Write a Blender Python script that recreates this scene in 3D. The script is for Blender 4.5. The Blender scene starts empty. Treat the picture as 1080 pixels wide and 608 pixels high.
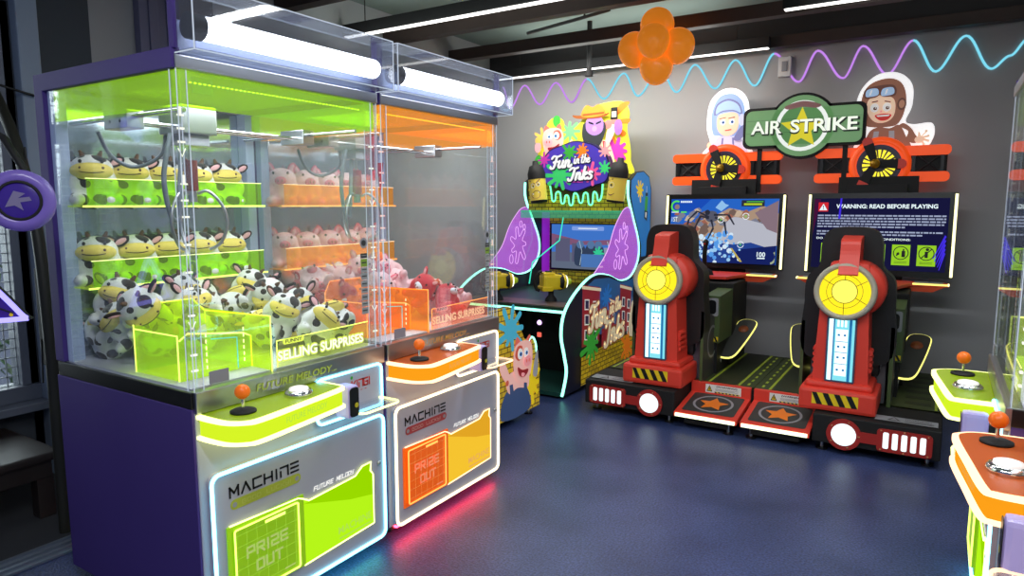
import bpy, bmesh, math, random
from mathutils import Matrix, Vector, Euler
from mathutils.geometry import tessellate_polygon
PI = math.pi
scn = bpy.context.scene
COL = scn.collection
def R(d): return math.radians(d)
def c8(r, g, b):
    f = lambda v: (v/255/12.92 if v <= 10 else ((v/255+.055)/1.055)**2.4)
    return (f(r), f(g), f(b), 1)

# ------------------------------------------------------------------ materials
MATS = {}
def pm(name, col, rough=.5, metal=0, emit=None, es=0, var=0, vscale=20, bump=0, spec=None, sheen=0):
    if name in MATS: return MATS[name]
    m = bpy.data.materials.new(name); m.use_nodes = True
    nt = m.node_tree; b = nt.nodes['Principled BSDF']
    b.inputs['Base Color'].default_value = col
    b.inputs['Roughness'].default_value = rough
    b.inputs['Metallic'].default_value = metal
    if spec is not None: b.inputs['Specular IOR Level'].default_value = spec
    if sheen: b.inputs['Sheen Weight'].default_value = sheen
    if emit:
        b.inputs['Emission Color'].default_value = emit
        b.inputs['Emission Strength'].default_value = es
    if var or bump:
        tc = nt.nodes.new('ShaderNodeTexCoord'); n = nt.nodes.new('ShaderNodeTexNoise')
        n.inputs['Scale'].default_value = vscale; n.inputs['Detail'].default_value = 5
        nt.links.new(tc.outputs['Object'], n.inputs['Vector'])
        if var:
            mx = nt.nodes.new('ShaderNodeMix'); mx.data_type = 'RGBA'
            mx.inputs[6].default_value = [v*(1-var) for v in col[:3]]+[1]
            mx.inputs[7].default_value = [min(1, v*(1+var)) for v in col[:3]]+[1]
            nt.links.new(n.outputs['Fac'], mx.inputs[0]); nt.links.new(mx.outputs[2], b.inputs['Base Color'])
        if bump:
            bp = nt.nodes.new('ShaderNodeBump'); bp.inputs['Strength'].default_value = bump
            bp.inputs['Distance'].default_value = .01
            nt.links.new(n.outputs['Fac'], bp.inputs['Height']); nt.links.new(bp.outputs['Normal'], b.inputs['Normal'])
    MATS[name] = m; return m
def em(name, col, s):
    if name in MATS: return MATS[name]
    m = bpy.data.materials.new(name); m.use_nodes = True
    nt = m.node_tree; nt.nodes.clear()
    o = nt.nodes.new('ShaderNodeOutputMaterial'); e = nt.nodes.new('ShaderNodeEmission')
    e.inputs[0].default_value = col if len(col) == 4 else (*col, 1); e.inputs[1].default_value = s
    nt.links.new(e.outputs[0], o.inputs[0]); MATS[name] = m; return m
def glass(name, tint=(1, 1, 1), refl=.06, rough=.02, glow=None, gs=0, body=None, bfac=0, stripes=0):
    """thin clear sheet: tinted transmission, facing-dependent gloss, optional fluorescence"""
    if name in MATS: return MATS[name]
    m = bpy.data.materials.new(name); m.use_nodes = True
    nt = m.node_tree; nt.nodes.clear(); L = nt.links.new
    o = nt.nodes.new('ShaderNodeOutputMaterial')
    t = nt.nodes.new('ShaderNodeBsdfTransparent'); t.inputs[0].default_value = (*tint, 1)
    g = nt.nodes.new('ShaderNodeBsdfGlossy'); g.inputs['Roughness'].default_value = rough
    lw = nt.nodes.new('ShaderNodeLayerWeight'); lw.inputs[0].default_value = .5
    pw = nt.nodes.new('ShaderNodeMath'); pw.operation = 'POWER'; pw.inputs[1].default_value = 4
    ma = nt.nodes.new('ShaderNodeMath'); ma.operation = 'MULTIPLY_ADD'; ma.use_clamp = True
    ma.inputs[1].default_value = .8; ma.inputs[2].default_value = refl
    L(lw.outputs['Facing'], pw.inputs[0]); L(pw.outputs[0], ma.inputs[0])
    base = t.outputs[0]
    if body:
        d = nt.nodes.new('ShaderNodeBsdfDiffuse'); d.inputs[0].default_value = (*body, 1)
        mb = nt.nodes.new('ShaderNodeMixShader'); mb.inputs[0].default_value = bfac
        L(base, mb.inputs[1]); L(d.outputs[0], mb.inputs[2]); base = mb.outputs[0]
    mx = nt.nodes.new('ShaderNodeMixShader')
    L(ma.outputs[0], mx.inputs[0]); L(base, mx.inputs[1]); L(g.outputs[0], mx.inputs[2])
    out = mx.outputs[0]
    if glow:
        e = nt.nodes.new('ShaderNodeEmission'); e.inputs[0].default_value = (*glow, 1); e.inputs[1].default_value = gs
        if stripes:
            tc = nt.nodes.new('ShaderNodeTexCoord'); sp = nt.nodes.new('ShaderNodeSeparateXYZ')
            w = nt.nodes.new('ShaderNodeMath'); w.operation = 'MULTIPLY'; w.inputs[1].default_value = stripes
            s = nt.nodes.new('ShaderNodeMath'); s.operation = 'SINE'
            k = nt.nodes.new('ShaderNodeMath'); k.operation = 'MULTIPLY_ADD'; k.inputs[1].default_value = .10*gs; k.inputs[2].default_value = .90*gs
            L(tc.outputs['Object'], sp.inputs[0]); L(sp.outputs[2], w.inputs[0]); L(w.outputs[0], s.inputs[0]); L(s.outputs[0], k.inputs[0]); L(k.outputs[0], e.inputs[1])
        ad = nt.nodes.new('ShaderNodeAddShader'); L(out, ad.inputs[0]); L(e.outputs[0], ad.inputs[1]); out = ad.outputs[0]
    L(out, o.inputs[0]); MATS[name] = m; return m
def brick(name, c1, c2, mort, scale, axes='xz', emit=0):
    if name in MATS: return MATS[name]
    m = bpy.data.materials.new(name); m.use_nodes = True; nt = m.node_tree; b = nt.nodes['Principled BSDF']; L = nt.links.new
    tc = nt.nodes.new('ShaderNodeTexCoord'); sp = nt.nodes.new('ShaderNodeSeparateXYZ'); cb = nt.nodes.new('ShaderNodeCombineXYZ')
    br = nt.nodes.new('ShaderNodeTexBrick')
    br.inputs['Color1'].default_value = c1; br.inputs['Color2'].default_value = c2; br.inputs['Mortar'].default_value = mort
    br.inputs['Scale'].default_value = scale; br.inputs['Mortar Size'].default_value = .025
    L(tc.outputs['Object'], sp.inputs[0]); L(sp.outputs['xyz'.index(axes[0])], cb.inputs[0]); L(sp.outputs['xyz'.index(axes[1])], cb.inputs[1])
    L(cb.outputs[0], br.inputs['Vector']); L(br.outputs['Color'], b.inputs['Base Color']); b.inputs['Roughness'].default_value = .4
    if emit:
        L(br.outputs['Color'], b.inputs['Emission Color']); b.inputs['Emission Strength'].default_value = emit
    MATS[name] = m; return m
def patches(name, base, spot, scale, thr):
    """plush fabric with round dark patches"""
    if name in MATS: return MATS[name]
    m = pm(name, base, .95, bump=.25, vscale=160, sheen=.3); nt = m.node_tree; b = nt.nodes['Principled BSDF']; L = nt.links.new
    tc = nt.nodes.new('ShaderNodeTexCoord'); sp = nt.nodes.new('ShaderNodeSeparateXYZ'); L(tc.outputs['Object'], sp.inputs[0])
    def layer(sc, th):
        v = nt.nodes.new('ShaderNodeTexVoronoi'); v.inputs['Scale'].default_value = sc
        r = nt.nodes.new('ShaderNodeMath'); r.operation = 'LESS_THAN'; r.inputs[1].default_value = th
        L(tc.outputs['Object'], v.inputs['Vector']); L(v.outputs['Distance'], r.inputs[0]); return r.outputs[0]
    lo = nt.nodes.new('ShaderNodeMath'); lo.operation = 'LESS_THAN'; lo.inputs[1].default_value = .095; L(sp.outputs[2], lo.inputs[0])
    pk = nt.nodes.new('ShaderNodeMix'); L(lo.outputs[0], pk.inputs[0]); L(layer(scale, thr), pk.inputs[2]); L(layer(scale*1.3, thr*1.2), pk.inputs[3])
    mx = nt.nodes.new('ShaderNodeMix'); mx.data_type = 'RGBA'; mx.inputs[6].default_value = base; mx.inputs[7].default_value = spot
    L(pk.outputs[0], mx.inputs[0]); L(mx.outputs[2], b.inputs['Base Color'])
    return m

# ------------------------------------------------------------------ mesh builder
class Fr:                       # a drawing plane: origin, u, v; n = u x v points outward
    def __init__(s, o, u, v):
        s.o = Vector(o); s.u = Vector(u).normalized(); s.v = Vector(v).normalized(); s.n = s.u.cross(s.v)
    def at(s, p, h=0): return s.o + s.u*p[0] + s.v*p[1] + s.n*h
    def sub(s, x, y, h=0): return Fr(s.at((x, y), h), s.u, s.v)
def FRONT(y=0, x=0, z=0): return Fr((x, y, z), (1, 0, 0), (0, 0, 1))      # faces -Y
def SIDE(x=0, y=0, z=0): return Fr((x, y, z), (0, 1, 0), (0, 0, 1))       # faces +X
def TOP(z=0, x=0, y=0): return Fr((x, y, z), (1, 0, 0), (0, 1, 0))        # faces up

# brush script as curved strokes, x in letter heights
SCRIPT = {'Fun': [[(.05, .80), (.22, .98), (.50, .92), (.80, 1.0)], [(.46, .93), (.40, .55), (.28, .10), (.08, .02), (.02, .18)], [(.22, .50), (.42, .56), (.60, .52)],
        [(.74, .58), (.66, .22), (.76, .05), (.94, .22), (1.02, .58)], [(1.02, .58), (.98, .16), (1.08, .05), (1.20, .2)], [(1.24, .56), (1.20, .05)], [(1.22, .3), (1.36, .56), (1.50, .48), (1.46, .14), (1.58, .04), (1.72, .2)]],
    'in the': [[(.02, .58), (.0, .14), (.10, .05), (.22, .2)], [(.05, .80), (.07, .84)], [(.30, .56), (.27, .05)], [(.28, .3), (.42, .56), (.55, .46), (.52, .14), (.64, .06)], [(1.02, 1.0), (.95, .2), (1.06, .05), (1.18, .15)], [(.86, .66), (1.16, .70)],
        [(1.34, 1.02), (1.24, .05)], [(1.28, .32), (1.42, .56), (1.54, .46), (1.50, .08)], [(1.66, .28), (1.88, .38), (1.84, .56), (1.70, .5), (1.66, .2), (1.80, .04), (1.98, .18)]],
    'Inks': [[(.04, .82), (.24, .98), (.52, .92), (.70, .98)], [(.44, .93), (.38, .5), (.26, .08), (.06, .02), (.0, .18)], [(.66, .56), (.60, .05)], [(.62, .3), (.78, .56), (.92, .48), (.88, .14), (1.0, .05), (1.12, .25)],
        [(1.26, 1.0), (1.14, .05)], [(1.20, .3), (1.36, .56), (1.44, .46), (1.22, .3), (1.38, .05), (1.52, .14)], [(1.86, .52), (1.70, .58), (1.64, .42), (1.82, .28), (1.80, .08), (1.62, .04), (1.56, .14)]]}
# square display lettering as centre-line strokes
GLYPH = {'M': [[(0, 0), (0, 1), (.5, .35), (1, 1), (1, 0)]], 'A': [[(0, 0), (.5, 1), (1, 0)]], 'a': [[(0, 0), (0, 1), (1, 1), (1, 0)], [(0, .45), (1, .45)]], 'C': [[(1, 1), (0, 1), (0, 0), (1, 0)]],
    'H': [[(0, 0), (0, 1)], [(1, 0), (1, 1)], [(0, .5), (1, .5)]], 'I': [[(.5, 0), (.5, 1)]], 'N': [[(0, 0), (0, .55)], [(0, 1), (1, 1), (1, 0)]], 'E': [[(0, 1), (1, 1)], [(0, .5), (1, .5)], [(0, 0), (1, 0)]],
    'e': [[(1, 1), (0, 1), (0, 0), (1, 0)], [(0, .5), (.9, .5)]], 'P': [[(0, 0), (0, 1), (1, 1), (1, .45), (0, .45)]], 'R': [[(0, 0), (0, 1), (1, 1), (1, .5), (0, .5)], [(.4, .5), (1, 0)]], 'Z': [[(0, 1), (1, 1), (1, .5), (0, .5), (0, 0), (1, 0)]],
    'O': [[(0, 0), (0, 1), (1, 1), (1, 0), (0, 0)]], 'U': [[(0, 1), (0, 0), (1, 0), (1, 1)]], 'T': [[(0, 1), (1, 1)], [(.5, 1), (.5, 0)]], 'F': [[(0, 0), (0, 1), (1, 1)], [(0, .5), (.8, .5)]], 'L': [[(0, 1), (0, 0), (1, 0)]],
    'D': [[(0, 0), (0, 1), (.75, 1), (1, .75), (1, .25), (.75, 0), (0, 0)]], 'Y': [[(0, 1), (0, .5), (1, .5)], [(1, 1), (1, 0), (0, 0)]], 'G': [[(1, 1), (0, 1), (0, 0), (1, 0), (1, .5), (.5, .5)]], 'K': [[(0, 0), (0, 1)], [(0, .5), (.3, .5), (1, 1)], [(.3, .5), (1, 0)]], '!': [[(.5, .35), (.5, 1)], [(.5, 0), (.5, .08)]]}
_txt = {}
def text_geo(s, bold, shear, lsp):
    k = (s, bold, shear, lsp)
    if k in _txt: return _txt[k]
    cu = bpy.data.curves.new('t', 'FONT'); cu.body = s; cu.size = 1; cu.align_x = 'CENTER'; cu.align_y = 'CENTER'
    cu.offset = bold; cu.shear = shear; cu.resolution_u = 3; cu.space_line = lsp
    ob = bpy.data.objects.new('t', cu); COL.objects.link(ob)
    dg = bpy.context.evaluated_depsgraph_get(); me = ob.evaluated_get(dg).to_mesh()
    vs = [(v.co.x, v.co.y) for v in me.vertices]; fs = [tuple(p.vertices) for p in me.polygons]
    ob.evaluated_get(dg).to_mesh_clear(); bpy.data.objects.remove(ob); bpy.data.curves.remove(cu)
    x0 = min(v[0] for v in vs); x1 = max(v[0] for v in vs); y0 = min(v[1] for v in vs); y1 = max(v[1] for v in vs)
    vs = [((x-(x0+x1)/2), (y-(y0+y1)/2)) for x, y in vs]
    _txt[k] = (vs, fs, x1-x0, y1-y0); return _txt[k]

class MB:
    def __init__(s): s.v = []; s.f = []; s.mi = []; s.sm = []; s.mats = []; s.T = None
    def add(s, vs, fs, m, smooth=False):
        if m not in s.mats: s.mats.append(m)
        k = s.mats.index(m); o = len(s.v)
        s.v += [(s.T @ Vector(v)) if s.T else Vector(v) for v in vs]
        for f in fs: s.f.append([i+o for i in f]); s.mi.append(k); s.sm.append(smooth)
        return s
    def bm(s, b, m, smooth=False):
        b.verts.index_update(); s.add([v.co.copy() for v in b.verts], [[v.index for v in f.verts] for f in b.faces], m, smooth); b.free(); return s
    def box(s, a, b, m, bev=0, M=None):            # corner to corner
        a = Vector(a); b = Vector(b); c = (a+b)/2; d = b-a
        g = bmesh.new(); bmesh.ops.create_cube(g, size=1)
        for v in g.verts: v.co = Vector((v.co.x*abs(d.x), v.co.y*abs(d.y), v.co.z*abs(d.z)))
        if bev: bmesh.ops.bevel(g, geom=g.edges[:], offset=bev, segments=2, affect='EDGES', profile=.6)
        for v in g.verts: v.co = ((M @ v.co) if M else v.co) + c
        return s.bm(g, m)
    def cyl(s, p, q, r, m, r2=None, n=20, caps=True):
        p = Vector(p); q = Vector(q); r2 = r if r2 is None else r2
        d = (q-p).normalized(); a = d.orthogonal().normalized(); b = d.cross(a)
        ring = lambda c, r: [c+a*r*math.cos(2*PI*i/n)+b*r*math.sin(2*PI*i/n) for i in range(n)]
        vs = ring(p, r)+ring(q, r2)
        s.add(vs, [(i, (i+1) % n, n+(i+1) % n, n+i) for i in range(n)], m, True)
        if caps: s.add(vs, [tuple(range(n))[::-1], tuple(range(n, 2*n))], m)
        return s
    def tube(s, pts, r, m, n=8, closed=False):
        P = [Vector(p) for p in pts]; k = len(P); vs = []; nrm = None
        for i in range(k):
            if closed: t = P[(i+1) % k]-P[i-1]
            else: t = P[min(i+1, k-1)]-P[max(i-1, 0)]
            t.normalize()
            if nrm is None: nrm = t.orthogonal().normalized()
            nrm = (nrm - t*nrm.dot(t)).normalized(); b = t.cross(nrm)
            vs += [P[i]+nrm*r*math.cos(2*PI*j/n)+b*r*math.sin(2*PI*j/n) for j in range(n)]
        fs = []
        for i in range(k if closed else k-1):
            j2 = (i+1) % k
            for j in range(n): fs.append((i*n+j, i*n+(j+1) % n, j2*n+(j+1) % n, j2*n+j))
        s.add(vs, fs, m, True)
        if not closed: s.add(vs, [tuple(range(n))[::-1], tuple(range((k-1)*n, k*n))], m)
        return s
    def lathe(s, prof, m, fr, n=28):               # profile of (radius, height along fr.n)
        vs = []; k = len(prof)
        for r, h in prof: vs += [fr.at((r*math.cos(2*PI*i/n), r*math.sin(2*PI*i/n)), h) for i in range(n)]
        fs = [(a*n+i, a*n+(i+1) % n, (a+1)*n+(i+1) % n, (a+1)*n+i) for a in range(k-1) for i in range(n)]
        s.add(vs, fs, m, True)
        if prof[-1][0] > 1e-5: s.add(vs, [tuple(range((k-1)*n, k*n))], m)
        return s
    def ell(s, c, r, m, M=None, nu=18, nv=12):
        g = bmesh.new(); bmesh.ops.create_uvsphere(g, u_segments=nu, v_segments=nv, radius=1)
        for v in g.verts:
            p = Vector((v.co.x*r[0], v.co.y*r[1], v.co.z*r[2])); v.co = ((M @ p) if M else p)+Vector(c)
        return s.bm(g, m, True)
    def prism(s, poly, m, fr, d, h=0, side=None):      # outline on fr, from height h-d to h
        n = len(poly); P = [Vector((p[0], p[1], 0)) for p in poly]
        T = [tuple(t) for t in tessellate_polygon([P])]
        top = [fr.at(p, h) for p in poly]; bot = [fr.at(p, h-d) for p in poly]
        s.add(top, T, m); s.add(bot, [t[::-1] for t in T], m)
        s.add(top+bot, [(i, (i+1) % n, n+(i+1) % n, n+i) for i in range(n)], side or m); return s
    def flat(s, poly, m, fr, h=.001):
        P = [Vector((p[0], p[1], 0)) for p in poly]
        T = [tuple(t) for t in tessellate_polygon([P])]
        return s.add([fr.at(p, h) for p in poly], T, m)
    def text(s, t, m, fr, x, y, w=None, h=None, bold=.0, shear=0, lev=.002, rot=0, lsp=1):
        vs, fs, tw, th = text_geo(t, bold, shear, lsp)
        k = (w/tw) if w else (h/th); ky = (h/th) if h else k
        cr, sr = math.cos(rot), math.sin(rot)
        P = [(x+(a*k)*cr-(b*ky)*sr, y+(a*k)*sr+(b*ky)*cr) for a, b in vs]
        return s.add([fr.at(p, lev) for p in P], fs, m)
    def strokes(s, t, m, fr, x, y, w, h, th, lev=.002, gap=.32, slant=0):
        ws = [.3 if c in 'I!' else 1 for c in t]; u = w/(sum(ws)+gap/(1-gap)*(len(t)-1)); X = x-w/2
        for ch, q_ in zip(t, ws):
            gw = u*q_
            for pl in GLYPH.get(ch, ()):
                pts = [Vector((X+a*gw+(b-.5)*h*slant, y+(b-.5)*h)) for a, b in pl]
                for a, b in zip(pts, pts[1:]):
                    d = (b-a).normalized()*th/2; q = Vector((-d.y, d.x))
                    s.add([fr.at(p, lev) for p in (a-d-q, b+d-q, b+d+q, a-d+q)], [(0, 1, 2, 3)], m)
            X += gw+u*gap/(1-gap)
        return s
    def script(s, t, m, fr, x, y, h, th, lev, slant=.18, k=1.0, rot=0):
        n = 0
        for pl in SCRIPT[t]:
            P = [Vector(((a+b*slant)*h*k, b*h)) for a, b in spl(pl, 6)] if len(pl) > 2 else [Vector(((a+b*slant)*h*k, b*h)) for a, b in pl]
            P = [Vector((x+p.x*math.cos(rot)-p.y*math.sin(rot), y+p.x*math.sin(rot)+p.y*math.cos(rot))) for p in P]
            L, R_ = [], []
            for i, p in enumerate(P):
                d = (P[min(i+1, len(P)-1)]-P[max(i-1, 0)]).normalized(); q = Vector((-d.y, d.x)); w = th/2*(.75+.45*abs(d.y))
                L.append(fr.at(p+q*w, lev+n*.00002)); R_.append(fr.at(p-q*w, lev+n*.00002))
            k_ = len(P); s.add(L+R_, [(i, i+1, k_+i+1, k_+i) for i in range(k_-1)], m)
            for p in (P[0], P[-1]): s.flat(disc(p.x, p.y, th*.46, 8), m, fr, lev+n*.00002)
            n += 1
        return s
    def build(s, name, parent=None, loc=None, rotz=0):
        me = bpy.data.meshes.new(name); me.from_pydata([tuple(v) for v in s.v], [], s.f)
        for m in s.mats: me.materials.append(m)
        me.polygons.foreach_set('material_index', s.mi); me.polygons.foreach_set('use_smooth', s.sm); me.update()
        o = bpy.data.objects.new(name, me); COL.objects.link(o)
        if parent: o.parent = parent
        if loc: o.location = loc
        if rotz: o.rotation_euler.z = rotz
        return o
def tag(o, label, cat, group=None):
    o['label'] = label; o['category'] = cat
    if group: o['group'] = group
    return o
def thing(name, label, cat, loc=(0, 0, 0), rotz=0, group=None):
    o = bpy.data.objects.new(name, None); o.empty_display_size = .1; COL.objects.link(o)
    o.location = loc; o.rotation_euler = (0, 0, rotz); return tag(o, label, cat, group)
def struct(o): o['kind'] = 'structure'; return o
def copy_tree(root, label, loc, rot, sc=1, group=None):
    r = root.copy(); COL.objects.link(r); r.location = loc; r.rotation_euler = rot; r.scale = (sc,)*3
    r['label'] = label
    if group: r['group'] = group
    for ch in list(root.children):
        k = ch.copy(); COL.objects.link(k); k.parent = r
        for g in ch.children:
            d = g.copy(); COL.objects.link(d); d.parent = k
    return r
# 2D outlines
def rrect(x0, y0, x1, y1, r, n=5):
    P = []
    for cx, cy, a in ((x1-r, y1-r, 0), (x0+r, y1-r, 90), (x0+r, y0+r, 180), (x1-r, y0+r, 270)):
        P += [(cx+r*math.cos(R(a+90*i/n)), cy+r*math.sin(R(a+90*i/n))) for i in range(n+1)]
    return P
def rect(x0, y0, x1, y1): return [(x0, y0), (x1, y0), (x1, y1), (x0, y1)]
def disc(x, y, r, n=28, ry=None, a0=0, a1=360):
    ry = ry or r; k = n if a1-a0 == 360 else n+1
    return [(x+r*math.cos(R(a0+(a1-a0)*i/n)), y+ry*math.sin(R(a0+(a1-a0)*i/n))) for i in range(k)]
def ringpoly(x, y, r0, r1, a0=0, a1=359.9, n=32):
    return disc(x, y, r1, n, None, a0, a1)+disc(x, y, r0, n, None, a0, a1)[::-1]
def star(x, y, r, k=.42, rot=90, n=5):
    return [(x+(r if i % 2 == 0 else r*k)*math.cos(R(rot+180*i/n)), y+(r if i % 2 == 0 else r*k)*math.sin(R(rot+180*i/n))) for i in range(2*n)]
def spl(pts, k=8, closed=False):
    P = [Vector(p) for p in pts]; n = len(P); out = []
    for i in range(n if closed else n-1):
        if closed: a, b, c, d = P[i-1], P[i], P[(i+1) % n], P[(i+2) % n]
        else: a, b, c, d = P[max(i-1, 0)], P[i], P[i+1], P[min(i+2, n-1)]
        for j in range(k):
            t = j/k
            out.append(.5*((2*b)+(c-a)*t+(2*a-5*b+4*c-d)*t*t+(3*b-a-3*c+d)*t**3))
    if not closed: out.append(P[-1])
    return [tuple(p) for p in out]
def splat(x, y, r, n, seed):
    rd = random.Random(seed); P = []
    for i in range(n):
        a = 2*PI*i/n; L = r*rd.uniform(.75, 1.25)
        P += [(x+r*.5*math.cos(a-PI/n*.8), y+r*.5*math.sin(a-PI/n*.8)), (x+L*math.cos(a-.12), y+L*math.sin(a-.12)), (x+L*math.cos(a+.12), y+L*math.sin(a+.12))]
    return spl(P, 4, True)
def cloud(x, y, rx, ry, n, amp=.12):
    return [(x+rx*(1+amp*abs(math.sin(n*t/2)))*math.cos(t), y+ry*(1+amp*abs(math.sin(n*t/2)))*math.sin(t)) for t in [2*PI*i/96 for i in range(96)]]
def meta(name, elems, res=.012):
    mbd = bpy.data.metaballs.new(name); mbd.resolution = res; mbd.render_resolution = res; mbd.threshold = .6
    for c, r in elems:
        e = mbd.elements.new(type='ELLIPSOID'); e.co = c; e.radius = 1/.575; e.size_x, e.size_y, e.size_z = r
        e.radius = max(r)/.575; e.size_x, e.size_y, e.size_z = [q/max(r) for q in r]
    ob = bpy.data.objects.new(name, mbd); COL.objects.link(ob)
    dg = bpy.context.evaluated_depsgraph_get(); dg.update()
    me = ob.evaluated_get(dg).to_mesh(); vs = [v.co.copy() for v in me.vertices]; fs = [tuple(p.vertices) for p in me.polygons]
    ob.evaluated_get(dg).to_mesh_clear(); bpy.data.objects.remove(ob); bpy.data.metaballs.remove(mbd)
    return vs, fs

# ------------------------------------------------------------------ palette
WHITE = pm('white_plastic', c8(225, 225, 225), .4)
BLACK = pm('black_plastic', c8(16, 16, 18), .35)
MATTE = pm('matte_black', c8(13, 13, 15), .7)
LEATHER = pm('black_vinyl', c8(20, 19, 20), .5, bump=.1, vscale=120)
CHROME = pm('chrome', (.75, .76, .78, 1), .15, 1)
SILVER = pm('silver_paint', c8(172, 173, 188), .5, .0)
STEEL = pm('brushed_steel', (.45, .46, .5, 1), .32, 1)
PURPLE = pm('purple_lacquer', c8(72, 54, 124), .6, var=.08, vscale=3, spec=.25)
RED = pm('red_lacquer', c8(228, 66, 50), .45)
DKRED = pm('dark_red_plastic', c8(172, 42, 36), .45)
GREENP = pm('olive_green_paint', c8(74, 92, 52), .5)
GREYRIM = pm('grey_rim', c8(176, 170, 152), .4)
CLEAR = glass('clear_glass', (.96, .98, .97), .04, body=(.82, .88, .94), bfac=.035)  # pale diffuse share paints a faint haze over the glass
CLEARB = glass('clear_acrylic', (.93, .95, .98), .09, .03, body=(.7, .75, .9), bfac=.06)
BLUE_EDGE = em('acrylic_edge', (.75, .85, 1), .7)
LED = em('led_white', (1, .97, .9), 2.2)
ORBALL = pm('orange_knob', c8(245, 115, 25), .3, emit=c8(255, 110, 20), es=.12)
YEL = pm('yellow_plastic', c8(238, 205, 30), .4)
INKBLACK = pm('ink_black', c8(14, 14, 16), .6)
def flatc(name, r, g, b, e=0):                    # printed colour
    return pm('print_'+name, c8(r, g, b), .45, emit=c8(r, g, b) if e else None, es=e)
P_WHITE = flatc('white', 240, 240, 236); P_BLACK = flatc('black', 18, 18, 20); P_YEL = flatc('yellow', 245, 212, 30); P_RED = flatc('red', 205, 45, 40)
P_ORANGE = flatc('orange', 245, 130, 30); P_GREEN = flatc('green', 60, 170, 60); P_SKIN = flatc('skin', 248, 210, 180); P_PINK = flatc('pink', 245, 160, 165)
P_PALEBLUE = flatc('pale_blue', 170, 200, 235); P_BROWN = flatc('brown', 150, 90, 62); P_BLUE = flatc('blue', 45, 120, 200); P_NAVY = flatc('navy', 36, 44, 80)
P_MAGENTA = flatc('magenta', 205, 60, 180); P_GREY = flatc('grey', 150, 152, 158); P_CREAM = flatc('cream', 240, 225, 190); P_TAN = flatc('tan', 190, 120, 80)
NEONW = em('neon_white', (.86, .95, 1), 3.0)
NEONY = em('neon_warm', (1, .93, .45), 2.2)
NEONG = em('neon_green', (.28, 1, .75), 2.6)
NEONPINK = em('neon_pink', (.85, .45, .95), 1.1)

def theme(kind):
    if kind == 'lime':
        return dict(edge=em('lime_edge', (.8, 1, .15), 2.4), rim=em('lime_rim', (.95, 1, .35), 2.6), frame=em('cool_frame', (.24, .82, 1), 4.2),
            glow=glass('lime_acrylic', (.72, .88, .02), .05, .05, (.58, .82, .0), .2), lip=glass('lime_shelf_acrylic', (.66, .96, .02), .04, .05, (.55, .9, .0), .11),
            head=glass('lime_header', (.50, .70, .04), .05, .08, (.42, .72, .01), .38, stripes=1500),
            con=em('lime_console_face', (.68, .92, .02), 1.0), top=pm('lime_console_top', c8(150, 175, 30), .25, emit=c8(150, 190, 10), es=.15), accent=flatc('console_brown', 120, 90, 70),
            win=em('lime_window', (.47, .92, .01), 1.0), win2=em('lime_window_shade', (.36, .78, .0), .9), door=pm('lime_door', c8(140, 175, 20), .3, emit=c8(130, 190, 10), es=.45), bar=flatc('bar_lime', 172, 182, 60),
            doortxt=pm('lime_door_text', c8(190, 210, 120), .4, emit=c8(190, 210, 120), es=.35), sign=em('sign_lime', (.8, .92, .08), 1.3), signtxt=em('sign_white', (1, 1, .85), 1.3), grid=em('lime_grid', (.55, .95, .1), .8))
    return dict(edge=em('orange_edge', (1, .33, .07), 2.2), rim=em('orange_rim', (1, .62, .35), 2.4), frame=em('warm_frame', (1, .80, .48), 2.8),
        glow=glass('orange_acrylic', (.98, .50, .02), .05, .05, (1, .40, .0), .2), lip=glass('orange_shelf_acrylic', (1, .60, .06), .04, .05, (1, .42, .01), .2),
        head=glass('orange_header', (.85, .5, .06), .05, .08, (1, .42, .02), .40, stripes=1500),
        con=em('orange_console_face', (1, .36, .01), 1.0), top=pm('orange_console_top', c8(190, 90, 40), .25, emit=c8(200, 80, 10), es=.15), accent=flatc('console_green', 150, 150, 40),
        win=em('amber_window', (.92, .55, .03), 1.0), win2=em('amber_window_shade', (.85, .42, .02), .9), door=pm('orange_door', c8(215, 95, 20), .3, emit=c8(225, 85, 5), es=.55), bar=flatc('bar_red', 175, 70, 70),
        doortxt=pm('orange_door_text', c8(240, 150, 110), .4, emit=c8(240, 150, 110), es=.4), sign=em('sign_coral', (1, .25, .2), 1.0), signtxt=em('sign_orange', (1, .55, .3), 1.2), grid=em('orange_grid', (1, .5, .15), .8))

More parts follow.
